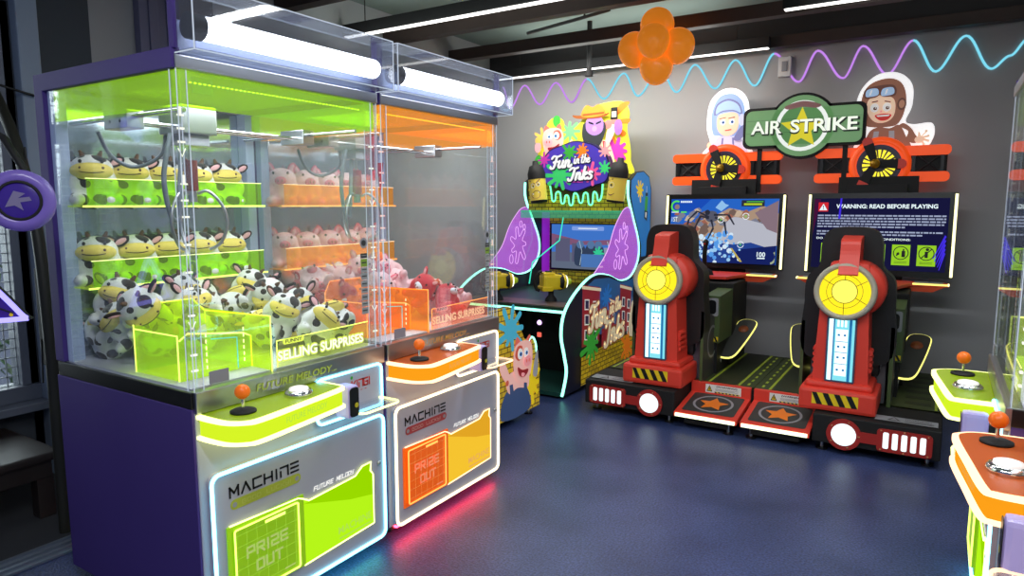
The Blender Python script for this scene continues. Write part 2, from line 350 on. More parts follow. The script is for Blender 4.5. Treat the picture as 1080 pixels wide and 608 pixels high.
# ================================================================== room
FLOORM = bpy.data.materials.new('blue_vinyl_floor'); FLOORM.use_nodes = True
def _floor():
    nt = FLOORM.node_tree; b = nt.nodes['Principled BSDF']; L = nt.links.new
    tc = nt.nodes.new('ShaderNodeTexCoord')
    n1 = nt.nodes.new('ShaderNodeTexNoise'); n1.inputs['Scale'].default_value = 2.2; n1.inputs['Detail'].default_value = 6
    n2 = nt.nodes.new('ShaderNodeTexNoise'); n2.inputs['Scale'].default_value = 105; n2.inputs['Detail'].default_value = 2
    for n in (n1, n2): L(tc.outputs['Object'], n.inputs['Vector'])
    r = nt.nodes.new('ShaderNodeValToRGB'); e = r.color_ramp.elements
    e[0].position = .3; e[0].color = c8(38, 52, 92); e[1].position = .72; e[1].color = c8(68, 80, 126)
    L(n1.outputs['Fac'], r.inputs[0])
    mx = nt.nodes.new('ShaderNodeMix'); mx.data_type = 'RGBA'; mx.blend_type = 'MULTIPLY'; mx.inputs[0].default_value = .75
    r2 = nt.nodes.new('ShaderNodeValToRGB'); e = r2.color_ramp.elements
    e[0].position = .35; e[0].color = (.3, .3, .34, 1); e[1].position = .65; e[1].color = (1.5, 1.5, 1.5, 1)
    L(n2.outputs['Fac'], r2.inputs[0]); L(r.outputs[0], mx.inputs[6]); L(r2.outputs[0], mx.inputs[7]); L(mx.outputs[2], b.inputs['Base Color'])
    b.inputs['Roughness'].default_value = .34; b.inputs['Specular IOR Level'].default_value = .55
    bp = nt.nodes.new('ShaderNodeBump'); bp.inputs['Strength'].default_value = .55; bp.inputs['Distance'].default_value = .004
    L(n2.outputs['Fac'], bp.inputs['Height']); L(bp.outputs[0], b.inputs['Normal'])
_floor()
WALLM = pm('grey_wall_paint', c8(168, 169, 170), .8, var=.05, vscale=1.5, bump=.03)
DWALL = pm('dark_wall_paint', c8(70, 76, 84), .8, var=.08, vscale=2)
CEILM = pm('dark_green_grey_ceiling', c8(128, 140, 134), .85, var=.1, vscale=1.2)
BEAMM = pm('dark_brown_beam', c8(62, 48, 44), .6, var=.25, vscale=6)
struct(MB().box((-3.07, -1.2, -.06), (1.5, 6.2, 0), FLOORM).build('floor'))
OLDFLOOR = pm('dark_plank_floor', c8(60, 62, 66), .45, var=.25, vscale=5)
struct(MB().box((-4.35, -1.2, -.06), (-3.07, 6.2, 0), OLDFLOOR).build('floor_entry'))
struct(MB().box((-4.35, 6.1, 0), (1.5, 6.25, 3.1), WALLM).build('wall_back'))
struct(MB().box((1.4, -1.2, 0), (1.55, 6.1, 3.1), WALLM).build('wall_right'))
# left wall with a window opening
b = MB()
b.box((-4.2, 2.05, 0), (-4.05, 6.1, 3.1), WALLM)
b.box((-4.2, -1.2, 0), (-4.05, 1.66, .42), DWALL); b.box((-4.2, -1.2, 2.55), (-4.05, 1.66, 3.1), DWALL)
b.box((-4.2, -1.2, .42), (-4.05, .2, 2.55), DWALL); b.box((-4.2, 1.62, 0), (-4.05, 2.05, 3.1), DWALL)
struct(b.build('wall_left'))
struct(MB().box((-4.35, -1.2, 3.05), (1.55, 6.25, 3.15), CEILM).build('ceiling'))
PALE = pm('pale_blue_grey_paint', c8(150, 165, 185), .6)
struct(MB().box((-4.05, 1.66, 0), (-3.97, 1.76, 3.05), PALE, .01).build('pillar_window_side'))
b = MB(); PG = pm('purple_grey_metal', c8(112, 112, 140), .5)
for i in range(4): b.box((-4.05, 2.30+.055*i, 0), (-3.99+.01*(i % 2), 2.355+.055*i, 3.05), PG, .004)
struct(b.build('trim_1'))
struct(MB().box((-4.05, 2.53, 0), (-3.96, 2.76, 3.05), BEAMM, .005).build('trim_2'))
# sliding door track on the floor
b = MB(); AL = pm('dull_aluminium', c8(140, 150, 165), .35, .7)
b.box((-3.14, -.6, 0), (-3.0, 2.9, .012), AL, .002)
for x in (-3.115, -3.07, -3.03): b.box((x-.006, -.6, .012), (x+.006, 2.9, .022), AL)
struct(b.build('trim_3'))
# window
WFR = pm('window_frame_grey', c8(105, 112, 128), .45)
wn = MB()
for a, d in (((-4.17, .2, .42), (-4.03, 1.66, .5)), ((-4.17, .2, 2.47), (-4.03, 1.66, 2.55)), ((-4.17, 1.58, .5), (-4.05, 1.66, 2.47)), ((-4.17, .2, .5), (-4.05, .28, 2.47)), ((-4.17, .9, .5), (-4.06, .97, 2.47)), ((-4.17, .28, 1.78), (-4.06, 1.58, 1.88))): wn.box(a, d, WFR, .004)
w = struct(wn.build('window_1'))
MB().box((-4.13, .28, .5), (-4.125, 1.58, 2.47), CLEAR).build('pane', w)
b = MB(); GRID = pm('white_mesh', c8(190, 200, 205), .5)
for i in range(27): b.box((-4.1, .28+.05*i-.003, .5), (-4.095, .28+.05*i+.003, 1.78), GRID)
for i in range(26): b.box((-4.1, .28, .5+.05*i-.003), (-4.095, 1.58, .5+.05*i+.003), GRID)
b.build('mesh_screen', w)
struct(MB().box((-4.05, .15, .38), (-3.93, 1.7, .42), WFR, .004).build('trim_4'))
# planting outside the window
rd = random.Random(4); b = MB()
LEAFS = [pm('leaf_%s' % k, c8(*v), .6) for k, v in (('dark', (50, 80, 45)), ('mid', (90, 125, 70)), ('pale', (150, 175, 120)))]
for i in range(1500):
    p = Vector((rd.uniform(-5.6, -4.9), rd.uniform(-.6, 2.4), rd.uniform(0, 2.6))); M = Euler((rd.uniform(0, 6), rd.uniform(0, 6), rd.uniform(0, 6))).to_matrix()
    b.add([p+M @ Vector(q) for q in ((-.05, 0, 0), (0, -.022, .01), (.05, 0, 0), (0, .022, .01))], [(0, 1, 2, 3)], LEAFS[i % 3])
o = b.build('hedge'); o['kind'] = 'stuff'; tag(o, 'green hedge leaves growing outside the left window', 'hedge')

# ceiling beams along X
for i, (y, z, hh) in enumerate(((1.9, 2.80, .12), (2.7, 2.80, .12), (3.35, 2.80, .12), (4.45, 2.79, .12), (5.35, 2.80, .1), (5.98, 2.715, .09))):
    struct(MB().box((-4.05, y-.05, z), (1.4, y+.05, z+hh), BEAMM, .004).build('ceiling_beam'))
struct(MB().box((-4.05, 6.0, 2.74), (1.4, 6.1, 3.05), pm('dark_cove', c8(52, 50, 52), .8)).build('trim_5'))
# linear pendant lights
FIX = em('strip_light_white', (1, .97, .92), 3.2)
def linear_light(x0, x1, y, z, label):
    t = thing('linear_light', label, 'ceiling light', ((x0+x1)/2, y, z), 0, 'black linear lights under the ceiling')
    L = (x1-x0)/2
    MB().box((-L, -.035, .0), (L, .035, .085), MATTE, .003).build('housing', t)
    MB().box((-L+.01, -.024, -.006), (L-.01, .024, 0), FIX).build('diffuser', t)
    for k in (-L*.8, L*.8): MB().cyl((k, 0, .085), (k, 0, 3.05-z), .004, BLACK, n=6).build('hanger', t)
linear_light(-4.0, -1.9, 3.93, 2.74, 'black linear ceiling light above the second claw machine, left of the balloons')
linear_light(-3.86, -1.25, 5.86, 2.70, 'long black linear ceiling light right behind the orange balloons')
linear_light(-.98, 1.2, 4.95, 2.74, 'black linear ceiling light at top right, above the round pilot cutouts')
# conduit, drop pole, boxes
t = thing('ceiling_pole', 'black pole hanging from the ceiling left of the orange balloons', 'pole', (-2.72, 5.6, 2.58))
MB().cyl((0, 0, .04), (0, 0, .47), .022, MATTE).build('pole', t); MB().cyl((0, 0, 0), (0, 0, .05), .034, MATTE).build('end_bracket', t)
b = MB().tube([(-3.0, 5.0, 2.86), (-2.5, 5.05, 2.93), (-2.35, 5.2, 3.0)], .014, pm('grey_conduit', c8(95, 100, 100), .5))
b.cyl((-2.5, 5.05, 2.93), (-2.5, 5.05, 3.05), .008, BLACK)
tag(b.build('ceiling_conduit'), 'grey conduit pipe fixed under the ceiling beside the black pole', 'pipe')
b = MB().box((-1.22, 6.06, 2.5), (-1.12, 6.1, 2.66), WHITE, .006).box((-1.19, 6.05, 2.54), (-1.15, 6.06, 2.62), P_GREY)
tag(b.build('junction_box'), 'small white junction box high on the back wall right of the balloons', 'box')
b = MB().box((-.66, 5.2, 2.99), (.1, 5.7, 3.05), WHITE, .006)
tag(b.build('ceiling_panel'), 'white ceiling unit at the top edge above the right pilot cutout', 'air conditioner')

# wavy rope lights on the back wall
WAVE = [(-3.95, 2.664), (-3.857, 2.446), (-3.686, 2.659), (-3.501, 2.457), (-3.323, 2.653), (-3.142, 2.451), (-2.981, 2.657), (-2.798, 2.456), (-2.6, 2.672), (-2.454, 2.453), (-2.25, 2.679), (-2.085, 2.456), (-1.928, 2.678), (-1.741, 2.458), (-1.577, 2.68), (-1.407, 2.452), (-1.262, 2.698), (-1.059, 2.451), (-0.928, 2.682), (-0.729, 2.449), (-0.602, 2.68), (-0.42, 2.447), (-0.265, 2.681), (-0.104, 2.437), (0.067, 2.672), (0.237, 2.422), (0.341, 2.502), (0.435, 2.606)]
RB = em('rope_blue', (.22, .72, .9), 1.0); RP = em('rope_purple', (.58, .26, .85), 1.0)
for i0, i1, m, lab in ((0, 6, RP, 'purple wavy rope light at the far left of the back wall'), (6, 16, RB, 'blue wavy rope light behind the orange balloons'),
    (16, 22, RP, 'purple wavy rope light above the round green sign'), (22, 27, RB, 'blue wavy rope light at the top right of the back wall')):
    P = []
    for i in range(i0, i1):
        (xa, za), (xb, zb) = WAVE[i], WAVE[i+1]
        P += [(xa+(xb-xa)*t/10, 6.092, za+(zb-za)*(.5-.5*math.cos(PI*t/10))) for t in range(10)]
    P.append((WAVE[i1][0], 6.092, WAVE[i1][1]))
    tag(MB().tube(P, .0085, m, 6).build('rope_light'), lab, 'rope light', 'wavy rope lights on the back wall')

# balloons
BAL = pm('orange_balloon_rubber', c8(250, 150, 45), .16, emit=c8(250, 140, 35), es=.42)  # emission brightens the rubber in place of light; no lamp inside
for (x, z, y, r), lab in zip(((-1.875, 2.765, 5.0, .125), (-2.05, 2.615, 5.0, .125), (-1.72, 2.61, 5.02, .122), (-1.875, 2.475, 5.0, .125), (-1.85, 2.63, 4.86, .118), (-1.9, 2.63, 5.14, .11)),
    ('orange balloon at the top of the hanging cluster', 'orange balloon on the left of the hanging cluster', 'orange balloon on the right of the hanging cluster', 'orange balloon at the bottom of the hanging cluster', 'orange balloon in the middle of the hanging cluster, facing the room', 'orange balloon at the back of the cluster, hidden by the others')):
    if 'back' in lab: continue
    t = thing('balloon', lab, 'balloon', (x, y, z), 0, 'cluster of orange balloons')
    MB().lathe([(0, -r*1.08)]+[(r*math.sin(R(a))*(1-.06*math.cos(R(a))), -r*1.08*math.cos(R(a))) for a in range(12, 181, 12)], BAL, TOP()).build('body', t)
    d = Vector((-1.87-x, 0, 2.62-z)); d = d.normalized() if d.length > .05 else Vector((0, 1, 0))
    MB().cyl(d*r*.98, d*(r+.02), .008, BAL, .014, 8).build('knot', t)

# dark bench by the window
WOOD = pm('dark_wood', c8(46, 38, 36), .4, var=.3, vscale=8)
t = thing('bench', 'dark wooden bench beneath the window at the left edge', 'bench', (-3.72, 1.13, 0))
MB().box((-.30, -.7, .27), (.30, .34, .31), WOOD, .012).build('seat', t)
b = MB().box((-.30, -.7, .31), (-.10, .17, .60), WOOD, .012); b.build('backrest', t)
MB().box((-.29, -.68, .19), (.28, .30, .27), WOOD, .004).build('apron', t)
for x in (-.26, .24):
    for y in (-.64, .27): MB().box((x-.035, y-.035, 0), (x+.035, y+.035, .2), WOOD, .004).build('leg', t)
# cable and black box by the door
tag(MB().tube(spl([(-3.99, 1.2, 2.17), (-3.96, 1.5, 2.05), (-3.9, 1.95, 1.96), (-3.6, 2.1, 1.98)], 8), .007, BLACK, 6).build('cable'), 'thin black cable hanging across the dark wall at upper left', 'cable')
OLIVE = pm('olive_dark_post', c8(42, 42, 34), .5)
tag(MB().tube(spl([(-3.70, 1.42, 2.0), (-3.45, 1.40, 1.72), (-3.30, 1.39, 1.35), (-3.24, 1.38, .8), (-3.22, 1.37, 0.0)], 8), .024, OLIVE, 10).build('bent_post'), 'dark olive bent post beside the purple claw machine', 'post')
t = thing('door_closer', 'black box with cables hanging beside the purple claw machine', 'box', (-3.36, 1.44, .95))
MB().box((-.05, -.03, -.22), (.05, .03, .22), MATTE, .006).build('body', t)
MB().tube([(-.01, -.03, .22), (-.015, -.035, .5), (-.03, -.03, .75)], .004, BLACK, 6).tube([(-.02, -.034, -.1), (-.025, -.04, -.3)], .004, BLACK, 6).build('cord', t)

# lit sign stand of a rhythm game at the left edge
t = thing('rhythm_game_lamp_stand', 'lamp stand with purple round badge and triangular neon at the left edge', 'game light', (-2.62, 1.0, 0))
VIO = pm('violet_rim', c8(120, 100, 175), .25, emit=c8(90, 70, 190), es=.12)
MB().cyl((-.42, -.05, 0), (-.42, -.05, 1.75), .03, MATTE).cyl((-.42, -.05, 0), (-.42, -.05, .02), .09, MATTE).build('pole', t)
n = Vector((.84, -.54, 0)); u = Vector((.54, .84, 0))
f = Fr(Vector((.175, -.01, 1.463)), u, (0, 0, 1))
b = MB().lathe([(.0, -.03), (.094, -.03), (.097, -.01), (.094, .01), (.07, .018), (.062, .012)], VIO, f); b.build('lamp_rim', t)
b = MB().lathe([(.064, .012), (.056, .02), (.054, .013)], MATTE, f).lathe([(.055, .013), (.03, .02), (0, .022)], pm('violet_dome', c8(52, 34, 110), .15, emit=c8(50, 30, 140), es=.3), f)
b.build('lamp_dome', t)
b = MB(); BM = pm('badge_silver', c8(150, 140, 175), .3, .4)
for pts in ([(-.035, -.02), (-.01, .03), (.02, .022), (.0, .008), (.03, .012), (.035, .0), (.005, -.005), (.012, -.03), (-.01, -.015)],): b.flat(pts, BM, f, .0235)
b.build('badge', t)
f2 = Fr(Vector((-.045, -.075, 1.13)), u, (0, 0, 1)); tri = [(.135, -.06), (.0, .12), (-.135, -.06)]
sm = spl([(.125, -.065), (.13, -.045), (.02, .10), (-.02, .10), (-.13, -.045), (-.125, -.065)], 5, True)
MB().prism(sm, MATTE, f2, .04).flat([(x*.8, y*.8) for x, y in sm], pm('violet_panel', c8(46, 28, 100), .3, emit=c8(60, 20, 160), es=.25), f2, .002).build('triangle_panel', t)
b = MB()
for p in (((-.05, -.03), (.09, .02)), ((.0, .05), (.06, -.035)), ((.02, .0), (.1, -.04))): b.tube([f2.at(p[0], .004), f2.at(p[1], .004)], .003, MATTE, 6)
b.flat(disc(.095, -.045, .006, 10), P_YEL, f2, .006).flat(disc(.05, -.05, .012, 10, .004), P_RED, f2, .006); b.build('panel_graphic', t)
MB().tube([f2.at((x*.93, y*.93), .008) for x, y in sm], .0085, em('violet_neon', (.28, .25, 1), 2.2), 8, True).build('neon_border', t)
MB().tube([(-.42, -.05, 1.7), (-.12, -.03, 1.74), (.08, .0, 1.66), (.15, .02, 1.56), (.16, .02, 1.46)], .012, MATTE, 8).build('bracket', t)
MB().cyl((-.42, -.05, 1.1), (-.04, -.05, 1.12), .012, MATTE).build('bracket', t)
b = MB().lathe([(0, -.02), (.05, -.02), (.05, .01), (.03, .02), (0, .02)], em('blue_lamp', (.2, .2, 1), 1.6), Fr(Vector((-.05, -.06, 1.74)), u, (0, 0, 1))); b.build('blue_lamp', t)

# ================================================================== claw machines
STICK = [flatc('sticker_grey', 150, 155, 158), flatc('sticker_dark', 55, 58, 62), flatc('sticker_lime', 130, 165, 60)]
POSTLED = em('post_led', (1, .98, .8), 1.3); POSTLEDO = em('post_led_coral', (1, .6, .5), 1.3)
TUBE = em('tube_white', (.94, .96, 1), 7.0)
MIRROR = pm('tinted_mirror', c8(185, 198, 215), .12, .75)
FRAMEW = pm('white_blue_profile', c8(160, 174, 204), .6, emit=c8(170, 195, 240), es=.14)  # faint emission stands in for light falling on the white posts
FELT = pm('white_playfield', c8(225, 225, 235), .8)
def area(name, loc, rot, sx, sy, power, col=(1, 1, 1), spread=180):
    l = bpy.data.lights.new(name, 'AREA'); l.shape = 'RECTANGLE'; l.size = sx; l.size_y = sy; l.energy = power; l.color = col; l.spread = R(spread)
    o = bpy.data.objects.new(name, l); COL.objects.link(o); o.location = loc; o.rotation_euler = rot; return o
LAMP_W = 8
def claw_machine(label, kind, loc, rotz, W, group, shelves=True, seed=1, box=True):
    T = theme(kind); lime = kind == 'lime'
    D = .84; ZL = .87; ZT = 1.855
    t = thing('claw_machine', label, 'claw machine', loc, rotz, group)
    F0 = FRONT(0)
    # cabinet
    MB().box((.0, .0, .06), (W, D, .83), SILVER, .006).build('cabinet_body', t)
    for x in (0, W):
        s = -1 if x == 0 else 1
        b = MB().box((x-.004*s, .004, .055), (x+.008*s, D+.012, .815), PURPLE, .003)
        b.box((x-.004*s, .004, .815), (x+.007*s, D, ZL-.002), BLACK, .002)
        b.build('side_panel', t)
        b = MB().box((x-.02*s, .0, ZT-.005), (x+.008*s, D+.012, ZT+.055), PURPLE, .003).box((x-.02*s, D-.05, ZL), (x+.008*s, D+.012, ZT), PURPLE, .003)
        if box: b.box((x-.008*s, -.012, ZT+.05), (x+.004*s, .015, 2.085), PURPLE, .002)
        b.build('side_frame', t)
    MB().box((0, D-.012, ZL), (W, D+.01, ZT), WHITE).box((.0, .01, .83), (W, D, ZL-.004), SILVER).build('rear_panel', t)
    MB().box((.05, D-.03, ZL), (W-.05, D-.013, ZT), MIRROR).build('mirror_panel', t)
    b = MB()
    for x in (.0, W-.06): b.box((x+.008, D-.085, ZL), (x+.052, D-.03, ZT), FRAMEW, .004)
    b.build('rear_post', t)
    MB().box((.012, .03, ZL-.006), (W-.012, D-.03, ZL+.004), FELT).build('playfield', t)
    b = MB().box((0, -.012, .80), (W, .035, ZL), STEEL, .004); lg = b.build('front_ledge', t)
    MB().text('FUTURE MELODY...', pm('ledge_letters_'+kind, c8(150, 165, 70) if lime else c8(200, 120, 90), .4, emit=c8(150, 165, 70), es=.3), FRONT(-.013), W*.47, .836, w=.36, h=.026, bold=.02, shear=.15).build('lettering', lg)
    # door with prize hatch
    d = MB().prism(rrect(.025, .055, W-.02, .592, .03), SILVER, F0, .016, .016).build('front_door', t)
    path = [F0.at(p, .02) for p in rrect(.03, .06, W-.025, .587, .03)]
    MB().tube(path, .0065, T['frame'], 8, True).build('neon_border', d)
    f = F0.sub(0, 0, .0165)
    b = MB().strokes('MACHINE', INKBLACK, f, .235, .512, .28, .032, .0075, .0012, gap=.30)
    b.flat(rrect(.095, .449, .385, .484, .0165), T['bar'], f, .0008)
    b.strokes('GOOD LUCKY!', flatc('bar_text_'+kind, *((205, 165, 155) if not lime else (188, 198, 96))), f, .24, .466, .2, .013, .0025, .0014, gap=.3)
    b.flat(disc(.111, .466, .009, 14), P_GREY, f, .0014).flat(disc(.368, .466, .009, 14), P_GREY, f, .0014)
    b.strokes('FUTUR', em('soft_white_text', (1, 1, .95), 1.0), f, .4825, .397, .076, .015, .0032, .0014, gap=.26, slant=.25).strokes('e MeLODY', em('soft_white_text', (1, 1, .95), 1.0), f, .586, .397, .118, .015, .0032, .0014, gap=.26, slant=.25)
    b.build('lettering', d)
    wp = [(.385, .125), (.385, .383), (.415, .365), (.65, .376), (.69, .404), (.74, .406), (.735, .37), (.75, .352), (.75, .14)]
    w = MB().prism(wp, T['win'], f, .002, .003).flat([(.39, .36), (.62, .29), (.748, .265), (.748, .35), (.73, .37), (.735, .4), (.69, .4), (.655, .372), (.415, .36)], T['win2'], f, .0035)
    w.text('MACHINE', T['grid'], f, .645, .185, w=.18, h=.03, bold=.01, lev=.004).flat(rect(.56, .15, .74, .156), T['grid'], f, .004); w = w.build('window_panel', d)
    MB().tube([f.at(p, .005) for p in [(.085, .40), (.365, .392)]+wp[1:]+[(.385, .125)]], .0028, T['rim'], 6).build('neon_outline', w)
    hb = MB().box((.075, -.022, .125), (.39, -.016, .398), T['door'], .0).build('hatch_surround', d)
    h = MB().prism(rrect(.092, .138, .358, .386, .008), T['door'], f, .012, .014).build('prize_hatch', d)
    MB().tube([f.at(p, .017) for p in rrect(.094, .140, .356, .384, .008)], .0032, T['edge'], 6, True).build('neon_outline', h)
    b = MB().strokes('PRIZe', T['doortxt'], f, .222, .288, .165, .034, .008, .0152, gap=.3).strokes('OUT', T['doortxt'], f, .228, .228, .105, .034, .008, .0152, gap=.3)
    b.build('lettering', h)
    b = MB()
    for i in range(7): b.flat(rect(.10+.04*i, .146, .101+.04*i, .376), T['grid'], f, .0144)
    for i in range(6): b.flat(rect(.098, .16+.04*i, .352, .161+.04*i), T['grid'], f, .0144)
    b.flat(rect(.215, .362, .30, .372), T['edge'], f, .0148).flat(rect(.29, .158, .335, .164), T['doortxt'], f, .0148); b.build('graphic', h)
    MB().lathe([(.009, 0), (.009, .008), (.005, .01), (0, .01)], STEEL, F0.sub(W-.055, .385, .016), 12).build('lock', d)
    # control console
    def outl(k=0):
        return spl([(.012-k, .0), (.012-k, -.06), (.02-k*.7, -.13-k*.4), (.05, -.175-k), (.10, -.19-k), (.30, -.165-k), (.47, -.14-k), (.497+k*.7, -.12-k*.5), (.50+k, -.06), (.50+k, 0)], 5)
    FT = TOP(.795)
    cs = MB().prism(outl(-.003), T['con'], TOP(.79), .068).flat(outl(-.002), T['top'], TOP(.79), .002).build('console', t)
    b = MB().flat(spl([(.13, -.17), (.12, -.10), (.17, -.04), (.36, -.03), (.35, -.08), (.25, -.12)], 4, True), T['accent'], TOP(.793)).flat(disc(.40, -.10, .05, 20, .02), T['accent'], TOP(.793)).flat(rect(.2, -.15, .32, -.135), P_PINK, TOP(.7932))
    b.build('top_graphic', cs)
    MB().prism(outl(.008), T['rim'], TOP(.795), .012).prism(outl(-.008), T['top'], TOP(.7965), .004).build('upper_rim', cs)
    MB().prism(outl(.010), T['rim'], TOP(.728), .010).build('lower_rim', cs)
    MB().text('FUTURE MELODY', T['grid'], Fr((.30, -.1655, .757), (.17, .024, 0), (0, 0, 1)), 0, 0, w=.2, h=.02, bold=.0, lev=.002).build('lettering', cs)
    b = MB().box((.012, -.10, .733), (.05, -.101, .78), T['rim'])
    j = MB().lathe([(0, 0), (.040, 0), (.040, .006), (.03, .01), (0, .011)], MATTE, TOP(.797, .105, -.095)).build('joystick', t)
    MB().cyl((.105, -.095, .80), (.105, -.095, .848), .0055, CHROME).build('shaft', j)
    MB().ell((.105, -.095, .863), (.024, .024, .024), ORBALL).build('ball', j)
    bt = MB().lathe([(.046, 0), (.048, .008), (.042, .016), (.034, .018)], CHROME, TOP(.797, .335, -.085)).build('push_button', t)
    MB().lathe([(.034, .014), (.032, .024), (.02, .028), (0, .029)], pm('button_white', c8(240, 240, 240), .3, emit=c8(255, 240, 230), es=.4), TOP(.797, .335, -.085)).build('button_cap', bt)
    # payment panel
    p = MB().prism(rrect(.47, .625, W-.02, .808, .025), SILVER, F0, .012, .012).build('payment_panel', t)
    MB().tube([F0.at(q, .016) for q in rrect(.475, .63, W-.025, .803, .025)], .0055, T['frame'], 8, True).build('neon_border', p)
    b = MB().strokes('KINGI', P_RED, F0, .705, .745, .1, .028, .006, .0132, gap=.25).text('. . - -', P_RED, F0, .70, .715, w=.07, h=.006, bold=.02, lev=.013).flat(disc(.655, .775, .007, 10), P_GREEN, F0, .013)
    b.build('lettering', p)
    cr = MB().box((.545, -.105, .65), (.603, -.03, .775), pm('violet_reader', c8(170, 160, 205), .3, emit=c8(170, 150, 220), es=.25), .014).box((.56, -.04, .69), (.59, -.01, .74), MATTE).build('card_reader', t)
    b = MB().prism(rrect(.551, .656, .597, .769, .014), BLACK, FRONT(-.105), .002, .003).flat(disc(.583, .70, .010, 12), flatc('reader_yellow', 200, 190, 40), FRONT(-.109)); b.build('reader_screen', cr)
    MB().prism(rrect(.60, -.125, W-.03, .0, .03), CLEARB, TOP(.664), .008).build('card_tray', t)
    MB().tube([(x, y, .660) for x, y in rrect(.60, -.125, W-.03, .0, .03)], .0045, T['rim'], 6, True).build('tray_edge', t)
    # glass
    g = MB().box((.036, .0, ZL), (W-.036, .006, ZT), CLEAR).build('front_glass', t)
    for x in (0, W):
        MB().box((x+(.004 if x == 0 else -.010), .036, ZL), (x+(.010 if x == 0 else -.004), D-.05, ZT), CLEAR).build('side_glass', t)
    rd = random.Random(seed)
    for k, x in enumerate((.0, W-.04)):
        b = MB().box((x+.003, .0, ZL), (x+.037, .036, ZT), CLEARB)
        for xx, yy in ((.004, .001), (.036, .001), (.004, .035), (.036, .035)): b.box((x+xx-.0012, yy-.0012, ZL), (x+xx+.0012, yy+.0012, ZT), BLUE_EDGE)
        po = b.build('corner_post', t)
        b = MB(); z = ZL+.06
        while z < ZT-.12:
            m = POSTLED if lime else POSTLEDO
            q = rd.random(); fr = Fr((x+.02, .018, z), (1, -.5, 0), (0, 0, 1))
            if q < .62: b.box((x+.010, .014, z), (x+.030, .022, z+.006), m)
            elif q < .8: b.tube([fr.at((-.010, .024)), fr.at((.0, .0)), fr.at((.01, .024))], .0022, m, 5)
            else: b.box((x+.010, .014, z), (x+.030, .02, z+.005), m).box((x+.018, .014, z), (x+.022, .02, z+.03), m)
            z += rd.choice((.04, .05, .062, .085))
        b.build('led_marks', po)
    # header, top frame and light box
    b = MB().box((.008, .012, 1.742), (W-.008, .017, ZT), T['head']).box((.012, .02, 1.742), (.016, D-.06, ZT), T['head']).box((W-.016, .02, 1.742), (W-.012, D-.06, ZT), T['head'])
    b.build('header_panel', t)
    MB().box((.0, -.005, ZT-.005), (W, .05, ZT+.035), STEEL, .004).box((.0, .03, ZT+.02), (W, D, ZT+.035), WHITE).build('top_frame', t)
    b = MB()
    for i in range(int((W-.12)/.016)): b.box((.06+.016*i, .022, ZT-.038), (.067+.016*i, .026, ZT-.034), em('cabinet_led', (.93, .97, 1), 5.0))
    b.build('interior_light', t)
    a = area('cabinet_lamp', (W/2, .30, ZT-.02), (0, 0, 0), W-.2, .4, LAMP_W, (.93, .97, 1)); a.parent = t
    MB().box((.09, .055, ZT-.06), (.16, .06, ZT-.012), FRAMEW).build('led_driver', t)
    if box:
      lb = MB()
      y0, y1, z0, z1 = -.096, .02, 1.893, 2.075
      lb.box((.004, y0, z0), (W-.004, y0+.005, z1), CLEARB).box((.004, y0, z0), (W-.004, y1, z0+.005), CLEARB).box((.004, y0, z1-.005), (W-.004, y1, z1), CLEARB)
      lb.box((.004, y0, z0), (.009, y1, z1), CLEARB).box((W-.009, y0, z0), (W-.004, y1, z1), CLEARB)
      for yy, zz in ((y0, z0), (y0, z1), (y1, z1)): lb.box((.004, yy-.0015, zz-.0015), (W-.004, yy+.0015, zz+.0015), BLUE_EDGE)
      for xx in (.004, W-.004):
          for yy in (y0,): lb.box((xx-.0015, yy-.0015, z0), (xx+.0015, yy+.0015, z1), BLUE_EDGE)
          for zz in (z0, z1): lb.box((xx-.0015, y0, zz-.0015), (xx+.0015, y1, zz+.0015), BLUE_EDGE)
      lb = lb.build('light_box', t)
      MB().box((.01, .012, z0), (W-.01, .022, z0+.10), pm('pale_blue_reflector', c8(120, 135, 175), .4)).build('reflector', lb)
      MB().cyl((.05, -.055, 1.965), (W-.075, -.055, 1.965), .035, TUBE).ell((W-.075, -.055, 1.965), (.025, .035, .035), TUBE).build('led_tube', lb)
      MB().cyl((.012, -.055, 1.965), (.055, -.055, 1.965), .038, MATTE).build('tube_cap', lb)
    # gantry and claw
    gy = .40; b = MB()
    for yy in (gy-.03, gy+.03): b.cyl((.03, yy, 1.725), (W-.03, yy, 1.725), .006, CHROME, n=10)
    for xx in (.06, W-.06): b.cyl((xx, .06, 1.74), (xx, D-.09, 1.74), .008, CHROME, n=10)
    for xx in (.06, W-.06): b.box((xx-.03, gy-.07, 1.70), (xx+.03, gy+.07, 1.76), STEEL, .004)
    b.build('gantry_rail', t)
    cx = .29 if lime else .26
    cg = MB().box((cx-.07, gy-.07, 1.70), (cx+.07, gy+.07, 1.80), STEEL, .006).box((cx-.05, gy-.05, 1.66), (cx+.05, gy+.05, 1.70), SILVER, .004).build('claw_carriage', t)
    MB().tube(spl([(.05, gy+.15, 1.70), (.09, gy+.15, 1.62), (.16, gy+.13, 1.585), (.23, gy+.08, 1.63), (cx-.05, gy+.06, 1.72)], 8), .007, pm('grey_hose', c8(120, 128, 140), .4, .3), 8).build('hose', cg)
    cl = MB().cyl((cx, gy, 1.66), (cx, gy, 1.60), .006, STEEL).cyl((cx, gy, 1.61), (cx, gy, 1.50), .024, pm('claw_maroon', c8(105, 38, 38), .35) if lime else pm('claw_crimson', c8(150, 30, 60), .35)).cyl((cx, gy, 1.50), (cx, gy, 1.46), .018, STEEL).build('claw', t)
    for k in range(3):
        a = R(120*k+200); pts = [(r*math.cos(a)+cx, r*math.sin(a)+gy, z) for r, z in ((.02, 1.49), (.055, 1.50), (.10, 1.45), (.115, 1.38), (.09, 1.31), (.05, 1.285))]
        MB().tube(spl(pts, 5), .006, STEEL, 8).build('prong', cl)
